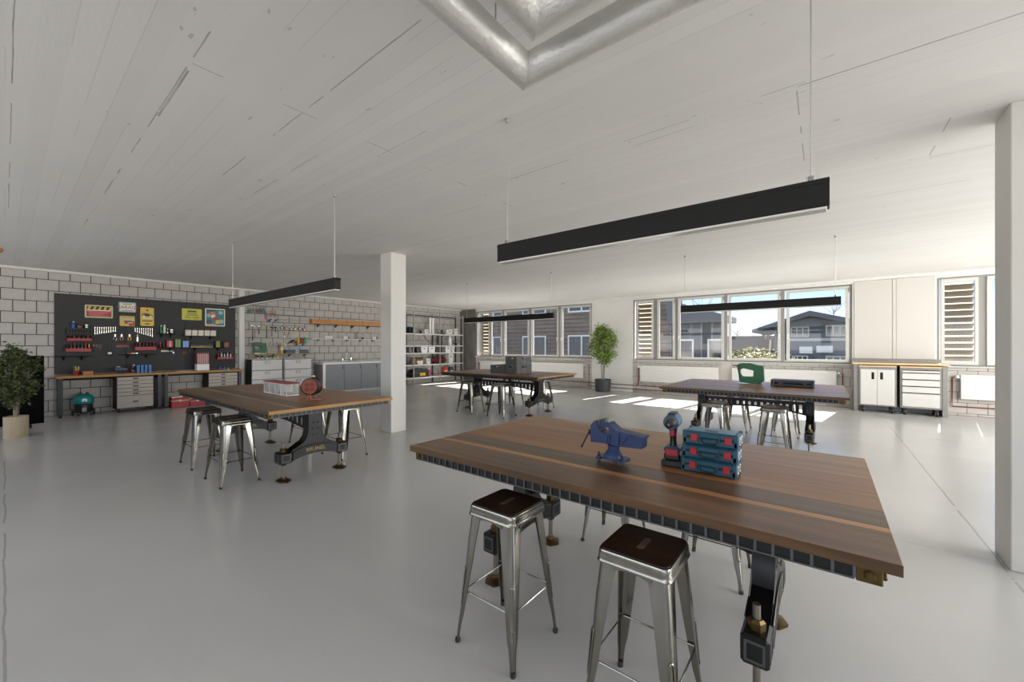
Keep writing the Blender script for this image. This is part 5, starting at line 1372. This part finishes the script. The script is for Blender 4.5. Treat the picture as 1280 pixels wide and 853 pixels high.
for x in (528, 592):
    a = wp('T', x, 150, X2); b = wp('T', x, 265, X2); pliers('orange brown handled pliers hanging beside the bolt cutter', a[0], b[1], a[1] - b[1], mat('rust_grip', 'a5552c', .45), X2 + .015, group='orange brown pliers')
for x, m_, nm in ((512, BLUE, 'blue'), (605, mat('grey_teal', '4e7f8c', .5), 'grey teal')):
    a = wp('T', x, 318, X2); t = thing('clamp', nm + ' spring clamp hanging below the orange pliers', 'clamp', (X2 + .02, a[0], a[1]))
    MB().tube([(0, -.06, -.06), (0, -.045, .0), (0, 0, .045), (0, .05, .05), (0, .07, .035)], [.010, .014, .014, .012, .006], 8).build('upper_arm', m_, t)
    MB().tube([(.012, -.02, -.055), (.012, -.005, -.01), (.012, .04, .018)], [.008, .011, .006], 8).build('lower_arm', m_, t); MB().cyl((-.01, 0, .01), (.03, 0, .01), .012).build('pivot', STEEL, t)
def hammer(label, x, y0, y1, head, handle, w=.11):
    a = wp('T', x, y0, X2); b = wp('T', x, y1, X2); l = a[1] - b[1]
    t = thing('hammer', label, 'hammer', (X2 + .03, a[0], b[1]))
    MB().tube([(0, 0, 0), (0, 0, l * .4), (0, 0, l - .04)], [.014, .011, .009], 8).build('handle', handle, t)
    m = MB(); m.box(-.018, .018, -w * .55, w * .25, l - .06, l - .025, .006); m.prism([(w * .25, l - .055), (w * .65, l - .075), (w * .66, l - .068), (w * .25, l - .028)], 'yz', -.012, .012); m.lathe([(.02, -w * .62), (.02, -w * .5)], 10, (0, 0, l - .042), 'y'); m.build('head', head, t)
hammer('long claw hammer with red and black handle', 250, 375, 620, STEEL, mat('dark_red_grip', '5a1d22', .5))
hammer('short hammer with curved black handle', 345, 380, 520, STEEL, BLACK_PL)
hammer('hammer with yellow and black handle', 463, 365, 580, YELLOW, DARKMET)
hammer('small dark mallet beside the yellow hammer', 540, 398, 560, DARKMET, STEEL, .07)
hammer('small brown handled hammer beside the tape measures', 597, 400, 497, DARKMET, mat('brown_grip', '6b3b2b', .5), .07)
for x, y, m_, nm in ((690, 428, mat('tape_teal', '3e7d78', .4), 'teal'), (760, 435, mat('tape_red', 'b4494b', .4), 'rose red'), (832, 447, mat('tape_green', '3f9c68', .4), 'green'), (893, 448, mat('tape_orange', 'cf8f55', .4), 'orange'), (962, 440, mat('tape_grey', '66788a', .4), 'grey blue'), (1035, 455, mat('tape_crimson', 'c4484a', .4), 'large crimson')):
    a = wp('T', x, y, X2); r = .052 if nm != 'large crimson' else .062
    t = thing('tape_measure', nm + ' tape measure hanging in the row on the hook rail', 'tape measure', (X2 + .01, a[0], a[1]))
    MB().prism([(r, 0), (r * .7, r * .7), (0, r), (-r * .7, r * .75), (-r, 0), (-r * .6, -r * .7), (0, -r), (r * .75, -r * .65)], 'yz', 0, .04).build('case', m_, t)
    MB().prism(circ(0, 0, r * .55, 14), 'yz', .04, .043).build('badge', CREAM, t); MB().box(.01, .03, -r * 1.35, -r * .6, -r * .62, -r * .52).build('tape_end', YELLOW, t); MB().tube([(.02, 0, r), (.02, .01, r + .03)], .004, 5).build('loop', BLACK_PL, t)
for x, m_ , nm in ((735, mat('pink_brush', 'b98480', .5), 'pink handled'), (805, mat('wide_brush', 'a8776e', .5), 'wide')):
    a = wp('T', x, 488, X2); b = wp('T', x, 582, X2); l = a[1] - b[1]; wd = .03 if x < 800 else .05
    t = thing('paint_brush', nm + ' paint brush hanging below the tape measures', 'brush', (X2 + .015, a[0], b[1])); MB().prism([(-wd, 0), (wd, 0), (wd * .9, l * .4), (-wd * .9, l * .4)], 'yz', -.01, .01).build('bristles', CREAM if x < 800 else GREYMET, t); MB().box(-.012, .012, -wd * .95, wd * .95, l * .4, l * .55).build('ferrule', STEEL, t); MB().lathe([(.022, l * .55), (.012, l * .8), (.014, l)], 10).build('handle', m_, t)
# small shelf with cans
t, ya, yb, z = wall_shelf('wall_shelf', 'small steel shelf with yellow, red and green cans', 'T', 890, 1085, 655, 668, GREYMET, .01, .12, X2)
for x, h_, r_, m_, nm in ((915, .10, .022, RED, 'short red'), (950, .20, .032, YELLOW, 'yellow'), (1000, .20, .032, RED, 'tall red'), (1050, .235, .04, mat('can_green', '2f9a57', .4), 'tall green')):
    bottle(nm + ' spray can on the small steel shelf', wp('T', x, 600, X2 + .07)[0], z, h_, r_, m_, CREAM, X2 + .07, 'spray can', name='spray_can', neck=.6)
a = wp('T', 845, 640, X2); t = thing('heat_gun', 'black and yellow heat gun hanging left of the spray cans', 'heat gun', (X2 + .04, a[0], a[1]))
MB().cyl((0, -.09, -.03), (0, .05, .05), .028, .036, 14).build('barrel', BLACK_PL, t); MB().cyl((0, -.14, -.06), (0, -.09, -.03), .018, .022, 12).build('nozzle', STEEL, t); MB().tube([(0, .03, .04), (0, .07, -.07)], [.022, .018], 10).build('grip', YELLOW, t)
# long wooden shelf with jigsaw, wrench set, grinder and blue trays
t, ya, yb, z = wall_shelf('wooden_wall_shelf', 'long wooden shelf with yellow edge carrying the wall jigsaw', 'T', 205, 1190, 818, 818, wood('shelf_birch', '9a7d3e', 'c0a055', .5, axis=1), .024, .24, X2, 4, GREYMET)
dz = (.6175 * 13.7 + .7866 * 5.0) / FPX
jigsaw('green jigsaw on the long wooden wall shelf', (X2 + .14, wp('T', 355, 740, X2 + .14)[0], z), .00126, .08, 'x')
t = thing('wrench_rack', 'row of grey wrenches hanging on a rack above the wooden shelf', 'wrench rack', (X2, wp('T', 462, 640, X2)[0], wp('T', 550, 640, X2)[1]))
L = wp('T', 655, 640, X2)[0] - wp('T', 462, 640, X2)[0]; MB().box(-.01, .012, 0, L, -.01, .012).build('bar', GREYMET, t)
for k in range(8):
    o = place('wrench', WM, t, (.014, L * (k + .5) / 8, -.20 - .02 * (k % 2))); o.scale = (1, .9, .95)
y_ = wp('T', 700, 760, X2 + .13)[0]; t = thing('angle_grinder', 'yellow and cream upright grinder on the wooden shelf', 'grinder', (X2 + .13, y_, z))
MB().lathe([(.05, 0), (.05, .02), (.03, .05), (.028, .22), (.036, .25), (.030, .30)], 14).build('body', YELLOW, t); MB().lathe([(.033, .10), (.033, .2)], 14).build('label_band', CREAM, t); MB().tube([(0, 0, .28), (0, .07, .31), (0, .09, .25)], [.02, .02, .014], 8).build('gear_head', CREAM, t); MB().lathe([(.055, -.006), (.055, .006)], 16, (0, .09, .25), 'z').build('disc', STEEL, t)
y0, y1 = wp('T', 758, 760, X2 + .22)[0], wp('T', 1110, 760, X2 + .22)[0]
for k in range(2):
    t = thing('flat_tray', ('lower' if k == 0 else 'upper') + ' slate blue tray of two stacked on the wooden shelf', 'tray', (X2 + .02, y0 + .02 * k, z + .062 * k)); L = y1 - y0 - .04 * k
    SL = mat('slate_blue', '46566e', .45); MB().box(0, .21, 0, L, 0, .045, .008).build('body', SL, t); MB().box(-.004, .214, -.004, L + .004, .045, .06, .004).build('rim', mat('slate_light', '7d8ba0', .45), t); MB().box(.21, .216, L * .4, L * .55, .012, .035).build('label_plate', WHITE_PL, t)
# drawer towers
CLR = milky('frosted_drawer', 'd6d5d2', 0.9, .35); TF = mat('tower_frame', 'b9b7b2', .5)
def tower(label, y0, y1, capc, seed):
    xf = -13.30; d = .42; t = thing('drawer_tower', label, 'drawer tower', (xf - d, y0, 0)); L = y1 - y0
    zs = [0.04, .325, .61, .885, 1.205]
    MB().box(-.01, 0, 0, L, 0, 1.2).build('back', TF, t)
    for yy in (0, L - .014): MB().box(0, d - .03, yy, yy + .014, 0, 1.2, .003).build('side', BLACK if (yy == 0 and seed == 1) else TF, t)
    for k in range(5): MB().box(0, d - .012, .014, L - .014, zs[k] - .016, zs[k] - .004).build('shelf', TF, t)
    for k in range(4):
        z0, z1 = zs[k], zs[k + 1] - .03
        m = MB(); m.prism([(.022, z0), (L - .022, z0), (L - .02, z1), (.02, z1)], 'yz', d - .012, d); m.box(.01, d - .012, .022, .028, z0, z1); m.box(.01, d - .012, L - .028, L - .022, z0, z1); m.box(.01, d - .012, .028, L - .028, z0, z0 + .006)
        dr = m.build('drawer', CLR, t); MB().box(d, d + .018, .018, L - .018, z1 - .02, z1, .004).build('lip', WHITE_PL, dr)
        MB().frame([(L / 2 - .07, z1 - .11), (L / 2 + .07, z1 - .11), (L / 2 + .06, z1 - .035), (L / 2 - .06, z1 - .035)], [(L / 2 - .055, z1 - .095), (L / 2 + .055, z1 - .095), (L / 2 + .045, z1 - .055), (L / 2 - .045, z1 - .055)], 'yz', d, d + .012).build('handle', GREYMET, dr)
    MB().box(-.01, d + .005, -.004, L + .004, 1.202, 1.22, .004).build('top', TF, t)
tower('frosted drawer tower with black side under the wooden shelf', 4.493, 5.361, 1, 1)
tower('frosted drawer tower beside the sink cabinet', 5.40, 6.25, 0, 2)
for k, (x, m_, nm) in enumerate(((380, mat('brown_cap', '5b3a28', .5), 'brown'), (412, BLACK_PL, 'black'), (447, GREEN, 'green'), (472, mat('tan_cap', '8a6248', .5), 'tan'), (505, mat('olive_cap', 'a59a3a', .5), 'olive'), (530, mat('ochre_cap', 'b5963d', .5), 'ochre'))):
    y_ = wp('E', x, 540, -13.45)[0]; t = thing('paint_jar', nm + ' capped jar on top of the drawer tower', 'jar', (-13.42, y_, 1.22)); MB().lathe([(.03, 0), (.032, .03), (.026, .036)], 12).build('glass', CREAM, t); MB().lathe([(.03, .036), (.03, .085), (.02, .09)], 12).build('cap', m_, t)

# ---- wooden beam shelf, white cup shelf
t, ya, yb, z = wall_shelf('beam_shelf', 'thick wooden beam shelf on dark brackets above the sink', 'K', 75, 725, 205, 205, BLACK, .004, .03, X2, 1)
bpy.data.objects.remove([c for c in t.children if c.name.startswith('board')][0]); [bpy.data.objects.remove(c) for c in list(t.children)]
BEAM = wood('beam_pine', 'b0743c', 'cf955a', .5, axis=1)
a = wp('K', 75, 152, X2 + .16); b = wp('K', 75, 192, X2 + .16); t.location = (X2, a[0], b[1]); hB = a[1] - b[1] + .02; Lb = 9.6 - a[0]; seg = .72
n = int(Lb / seg) + 1
for k in range(n):
    MB().box(0, .16, k * Lb / n + .003, (k + 1) * Lb / n - .003, 0, hB, .006).build('timber', BEAM, t)
    y = (k + .42) * Lb / n; MB().prism([(0, 0), (.17, 0), (.17, -.02), (.02, -.10), (0, -.10)], 'xz', y - .02, y + .02).build('bracket', mat('bracket_grey', '5d5a57', .5), t)
a = wp('K', 75, 335, X2 + .15)
t = thing('cup_shelf', 'long white shelf with cups below the beam shelf', 'shelf', (X2, a[0], a[1])); Ls = 9.6 - a[0]
MB().box(0, .16, 0, Ls, -.03, 0, .004).build('board', WHITE, t)
for k in range(6): y = (k + .5) * Ls / 6; MB().prism([(0, -.03), (.15, -.03), (.15, -.04), (.012, -.10), (0, -.10)], 'xz', y - .008, y + .008).build('bracket', GREYMET, t)
zc0 = a[1]
for x, k in ((212, 0), (235, 0), (258, 0), (390, 0), (412, 0), (428, 1), (520, 2), (568, 3), (668, 0), (688, 0), (707, 1)):
    y_ = wp('K', x, 315, X2 + .09)[0]
    if k < 2:
        t = thing('mug', ('white' if k == 0 else 'grey') + ' mug standing on the white cup shelf', 'mug', (X2 + .09, y_, zc0), group='mugs on the cup shelf'); m_ = WHITE_PL if k == 0 else mat('grey_mug', '8e8a84', .4)
        MB().lathe([(.036, 0), (.04, .01), (.04, .10), (.034, .10), (.033, .012)], 16).build('cup', m_, t); MB().tube([(.0, .038, .08), (0, .065, .075), (0, .065, .03), (0, .038, .025)], .006, 6).build('handle', m_, t)
    elif k == 2: bottle('tall glass soap bottle among the mugs on the cup shelf', y_, zc0, .27, .04, mat('amber_grey', 'b5ab93', .2), BLACK_PL, X2 + .09)
    else: tin('small dark pot among the mugs on the cup shelf', y_, zc0, .06, .045, DARKMET, BLACK_PL, X2 + .09, 'pot', name='small_pot')
# ---- sink cabinet
t = thing('sink_cabinet', 'grey fronted sink cabinet with white counter', 'cabinet', (XL, 6.58, 0)); SD = .65; SLn = 9.6 - 6.58
DOORG = mat('grey_door', '8a8d90', .35); SIDEG = mat('grey_side', '8f8b85', .5)
MB().box(0, SD - .02, 0, SLn, .06, .98, .003).build('carcass', SIDEG, t); MB().box(0, SD + .012, 0, SLn, .981, 1.045, .004).build('counter', WHITE_PL, t); MB().box(SD - .022, SD + .004, 0, .085, .0, .98).build('end_post', WHITE_PL, t)
MB().box(.05, SD - .06, .02, SLn - .02, 0, .06).build('plinth', WHITE, t)
for k in range(4):
    y = .09 + k * .655; dr = MB().box(SD - .02, SD, y + .004, y + .648, .07, .945, .003).build('door', DOORG, t); MB().box(SD, SD + .012, y + .60, y + .615, .80, .93, .003).build('handle', DARKMET, dr)
for y, h in ((.98, .10), (1.12, .32), (1.30, .12)):
    m = MB(); zt = 1.045
    if h > .2: m.tube([(.12, y, zt), (.12, y, zt + h), (.16, y, zt + h + .05), (.26, y, zt + h + .03), (.28, y, zt + h - .05)], .012, 8)
    else: m.lathe([(.02, zt), (.02, zt + h * .6), (.032, zt + h * .7), (.03, zt + h)], 10, (.12, y, 0))
    m.build('tap', CHROME, t)
MB().frame(rrect(.14, .52, .9, 1.5, .06), rrect(.16, .50, .92, 1.48, .05), 'xy', 1.0455, 1.052).build('basin_rim', STEEL, t); MB().prism(rrect(.16, .50, .92, 1.48, .05), 'xy', 1.0455, 1.047).build('basin', DARKMET, t)

# ================================================================== METAL SHELVING
RACKM = mat('galvanised_rack', 'a9a8a4', .4, metal=.5); RACKD = mat('dark_rack_post', '4e4d4b', .5, metal=.4); SHW = mat('rack_shelf_pale', 'd8d6d1', .4)
XF = -13.30; YS = [9.78, 10.404, 11.83, 13.24]; ZS = [.30, .83, 1.32, 1.63, 2.13]
t = thing('metal_shelving', 'long galvanised shelving rack in the corner by the window', 'shelving', (XL, 9.78, 0)); D = XF - XL
for y in YS:
    MB().box(D - .035, D, y - 9.78 - .02, y - 9.78 + .02, 0, 3.03, .003).build('post', RACKM, t); MB().box(.02, .055, y - 9.78 - .03, y - 9.78 + .03, 0, 3.03, .003).build('post', RACKD, t)
    for k in range(5):
        z = ZS[k]; MB().box(.055, D - .035, y - 9.78 - .012, y - 9.78 + .012, z - .05, z - .02).build('cross_bar', RACKM, t)
for i in range(3):
    a, b = YS[i] - 9.78 + .02, YS[i + 1] - 9.78 - .02
    for z in ZS:
        s = MB(); s.box(.03, D - .005, a, b, z - .012, z); s.box(D - .008, D + .002, a, b, z - .045, z, .002); s.box(.03, .04, a, b, z - .045, z); s.build('shelf', SHW, t)
    MB().box(D - .03, D, a, b, 2.90, 2.95, .003).build('top_bar', RACKM, t); MB().box(.03, .06, a, b, 2.90, 2.96, .003).build('top_bar', RACKD, t)
    MB().cyl((.035, b, 1.68), (.035, b - .55, 2.1), .008, n=5).build('brace', RACKD, t); MB().cyl((.035, b, .35), (.035, b - .55, .78), .008, n=5).build('brace', RACKD, t); MB().cyl((.035, b - .5, .88), (.035, b, 1.28), .008, n=5).build('brace', RACKD, t)
def rk(x): return wp('S', x, 400, XF - .15)[0]
def rbox(name, label, x0, x1, z, h, m, lidm=None, d=.30, group=None, cat='box', grip=True, xo=.08):
    y0, y1 = rk(x0), rk(x1); t = thing(name, label, cat, (XF - xo, y0, z), group=group); L = y1 - y0
    MB().prism([(.02, 0), (L - .02, 0), (L, h), (0, h)], 'yz', -d, 0).build('body', m, t)
    MB().box(-d - .005, .006, -.006, L + .006, h, h + .02, .003).build('lid', lidm or m, t)
    if grip: MB().box(0, .004, L * .35, L * .65, h * .68, h * .82).build('grip_hole', DARKMET, t)
    return t
GREYB = mat('grey_box', '7d7a75', .5); PALE = mat('pale_box', 'dcdad5', .5)
rbox('blue_box', 'dark box with blue lid on the top rack shelf', 82, 125, ZS[4], .26, DARKMET, mat('box_blue', '7fa6c8', .4), group=None)
bottle('small dark bottle on the top rack shelf', rk(207), ZS[4], .17, .04, BLACK_PL, DARKMET, XF - .2)
rbox('glass_box', 'low pale box beside the small dark bottle', 228, 268, ZS[4], .17, PALE, None)
for x in (298, 325):
    t = thing('paper_tube', 'tall white paper tube standing on the top rack shelf', 'tube', (XF - .2, rk(x), ZS[4]), group='white paper tubes'); MB().lathe([(.055, 0), (.055, .68)], 16).build('tube', WHITE_PL, t); MB().lathe([(.058, .68), (.058, .71)], 16).build('end_cap', PALE, t)
t = thing('power_sander', 'small dark power sander on the top rack shelf', 'sander', (XF - .2, rk(412), ZS[4])); MB().box(-.06, .06, -.11, .13, 0, .05, .008).build('base', DARKMET, t); MB().ball((0, -.02, .13), (.05, .08, .09)).build('body', BLACK_PL, t)
rbox('glass_box', 'long pale box beside the power sander', 440, 500, ZS[4], .20, PALE, None); rbox('glass_box', 'short pale box at the window end of the top rack shelf', 515, 548, ZS[4], .26, PALE, None)
rbox('grey_carton', 'grey carton on the second rack shelf', 402, 455, ZS[3], .40, GREYB); 
t = thing('white_canister', 'tall white canister beside the grey carton', 'canister', (XF - .2, rk(488), ZS[3])); MB().lathe([(.09, 0), (.09, .33), (.05, .37), (.05, .42)], 20).build('body', WHITE_PL, t); MB().lathe([(.055, .42), (.055, .45)], 14).build('cap', WHITE, t)
t = thing('glue_gun', 'small black glue gun on the second rack shelf', 'glue gun', (XF - .15, rk(535), ZS[3])); MB().box(-.02, .02, -.12, .10, .07, .13, .01).build('barrel', BLACK_PL, t); MB().prism([(.02, .08), (.08, .08), (.11, 0), (.05, 0)], 'yz', -.018, .018).build('grip', BLACK_PL, t); MB().box(-.02, .02, -.03, .0, 0, .07).build('stand', DARKMET, t)
for x0, x1, m_, nm in ((78, 130, GREYB, 'wide grey bin at the pillar end'), (150, 190, mat('dark_bin', '4a4845', .5), 'dark bin beside the rack post'), (196, 258, WHITE_PL, 'white'), (268, 330, WHITE_PL, 'white'), (338, 380, mat('dark_bin', '4a4845', .5), 'dark bin between the white bins'), (396, 424, mat('grey_bin2', '6a6864', .5), 'narrow grey bin past the rack post'), (430, 482, WHITE_PL, 'white'), (490, 520, WHITE_PL, 'white')):
    rbox('shelf_bin', ('white bin with grip hole' if nm == 'white' else nm) + ' on the third rack shelf', x0, x1, ZS[2], .235, m_, group='white bins on the rack' if nm == 'white' else None, cat='bin')
for k in range(5):
    t = thing('spice_jar', 'small brown jar in the row on the fourth rack shelf', 'jar', (XF - .22, rk(128 + 24 * k), ZS[1]), group='brown jars on the rack'); MB().lathe([(.055, 0), (.058, .02), (.058, .22), (.045, .25)], 14).build('body', mat('jar_brown', '8a6a4c', .4), t); MB().lathe([(.05, .25), (.05, .30)], 12).build('lid', mat('jar_lid', '3d2a20', .5), t)
rbox('cream_box', 'small cream box in front of the brown jars', 160, 212, ZS[1], .14, CREAM, None, .10, None, 'box', False)
rbox('white_carton', 'white carton beside the brown jars', 248, 288, ZS[1], .22, PALE, None)
y0, y1 = rk(302), rk(455)
t = thing('red_duffel_bag', 'dark red and black duffel bag on the fourth rack shelf', 'bag', (XF - .2, (y0 + y1) / 2, ZS[1])); w = (y1 - y0) / 2
MB().ball((0, 0, .16), (.14, w, .16), 20, 12).build('body', mat('bag_red', '5f1c16', .7, var=.3, vscale=12), t); MB().box(-.12, .12, -w * .7, w * .7, 0, .03).build('base', BLACK_PL, t)
for s in (-.35, .35): MB().tube([(.12, s * w, .05), (.145, s * w, .16), (.10, s * w, .29), (.02, s * w * .7, .36)], .012, 6).build('strap', BLACK_PL, t)
rbox('brown_carton', 'brown grey carton behind the duffel bag', 400, 452, ZS[1], .42, mat('carton_brown', '6e625a', .7), None, .10, xo=.36)
rbox('white_carton', 'tall white carton past the duffel bag', 462, 505, ZS[1], .40, PALE, None)
y0, y1 = rk(112), rk(265)
t = thing('black_toolbox', 'black toolbox with yellow label on the bottom rack shelf', 'toolbox', (XF - .08, y0, ZS[0])); L = y1 - y0
MB().prism([(.01, 0), (L - .01, 0), (L, .22), (0, .22)], 'yz', -.3, 0).build('base', mat('tb_black', '2c2d30', .45), t); MB().prism([(0, .225), (L, .225), (L - .06, .32), (.06, .32)], 'yz', -.29, -.01).build('lid', mat('tb_black', '2c2d30', .45), t); MB().box(0, .006, L * .45, L * .80, .05, .17).build('yellow_label', YELLOW, t); MB().tube([(-.15, L * .25, .31), (-.15, L * .28, .37), (-.15, L * .72, .37), (-.15, L * .75, .31)], .012, 8).build('handle', BLACK_PL, t)
bottle('red and white spray bottle beside the black toolbox', rk(285), ZS[0], .36, .05, mat('spray_red', 'd2506a', .4), WHITE_PL, XF - .15, neck=.5)
for x, m_, nm in ((440, mat('jug_red', 'c23b2a', .4), 'red'), (497, mat('jug_blue', '3d5068', .4), 'slate blue')):
    t = thing('jug', nm + ' oil jug on the bottom rack shelf', 'jug', (XF - .18, rk(x), ZS[0])); w = .13
    MB().prism([(-w, 0), (w, 0), (w, .26), (w * .55, .36), (-w * .3, .38), (-w, .28)], 'yz', -.06, .06).build('body', m_, t); MB().lathe([(.03, .37), (.03, .42)], 12, (0, .0, 0)).build('cap', BLACK_PL if nm == 'red' else WHITE_PL, t); MB().tube([(0, -w * .9, .28), (0, -w * 1.1, .2), (0, -w * .95, .1)], .014, 6).build('handle', m_, t); MB().box(.06, .063, -w * .5, w * .6, .06, .2).build('label_plate', CREAM, t)

# ================================================================== WORKBENCH WITH WHEELED CABINETS
PERF = mat('hammered_grey', '8c8a86', .5, metal=.3, var=.25, vscale=120)
BIRCH = wood('birch_top', 'd0b184', 'e6cda6', .45)
YF = 13.0
t = thing('perforated_workbench', 'tall workbench with birch top and hammered grey legs between the windows', 'workbench', (1.365, YF, 0)); hw_ = .83
MB().box(-hw_, hw_, 0, .56, 1.155, 1.195, .004).build('top', BIRCH, t); MB().box(-hw_ + .01, hw_ - .06, .52, .55, 1.196, 1.29, .004).build('backsplash', PERF, t)
for x0, x1 in ((-hw_ + .03, -hw_ + .115), (hw_ - .115, hw_ - .03)):
    MB().box(x0, x1, .02, .55, 0, 1.155, .003).build('leg_panel', PERF, t)
MB().box(-hw_ + .116, hw_ - .116, .50, .53, .9, 1.155).build('rear_beam', PERF, t)
CABW = mat('white_cabinet', 'd3d1cb', .4)
def caster(parent, x, y, r=.066):
    w = MB().lathe([(r * .9, -.022), (r, -.012), (r, .012), (r * .9, .022)], 18, (x, y, r), 'x').build('caster_wheel', BLACK_PL, parent)
    MB().lathe([(r * .45, -.025), (r * .45, .025)], 12, (x, y, r), 'x').build('wheel_hub', WHITE_PL, w); MB().box(x - .03, x + .03, y - .04, y + .045, r * 1.9, r * 2.4, .004).build('caster_fork', DARKMET, w)
def wheeled(label, x0, x1, kind):
    t = thing('wheeled_cabinet', label, 'cabinet', (x0, YF - .02, 0)); L = x1 - x0; z0, z1 = .155, 1.10
    MB().box(0, L, .02, .46, z0, z1, .004).build('body', PERF, t); MB().box(0, L, -.0, .47, z1, z1 + .03, .004).build('wood_top', BIRCH, t)
    if kind == 'doors':
        for k in (0, 1):
            a = .035 + k * (L / 2 - .033); d = MB().box(a, a + L / 2 - .038, .0, .022, z0 + .03, z1 - .06, .004).build('door', CABW, t)
            hx = L / 2 - .105 if k == 0 else L / 2 + .05; MB().box(hx, hx + .05, -.004, .004, z1 - .30, z1 - .13, .002).build('handle', BLACK, d)
    else:
        hs = [.08, .20, .20, .20, .42]; z = z1 - .06; sc_ = (z1 - z0 - .09) / sum(hs)
        for h in hs:
            d = MB().box(.035, L - .035, .0, .022, z - h * sc_ + .012, z - .006, .004).build('drawer', CABW, t); MB().box(.035, L - .035, -.006, .012, z - .008, z + .006, .002).build('pull_strip', BLACK, d); z -= h * sc_
    for x in (.08, L - .08):
        for y in (.035, .40): caster(t, x, y)
wheeled('white two door cabinet on wheels under the birch workbench', .655, 1.335, 'doors')
wheeled('white five drawer cabinet on wheels under the birch workbench', 1.39, 2.07, 'drawers')
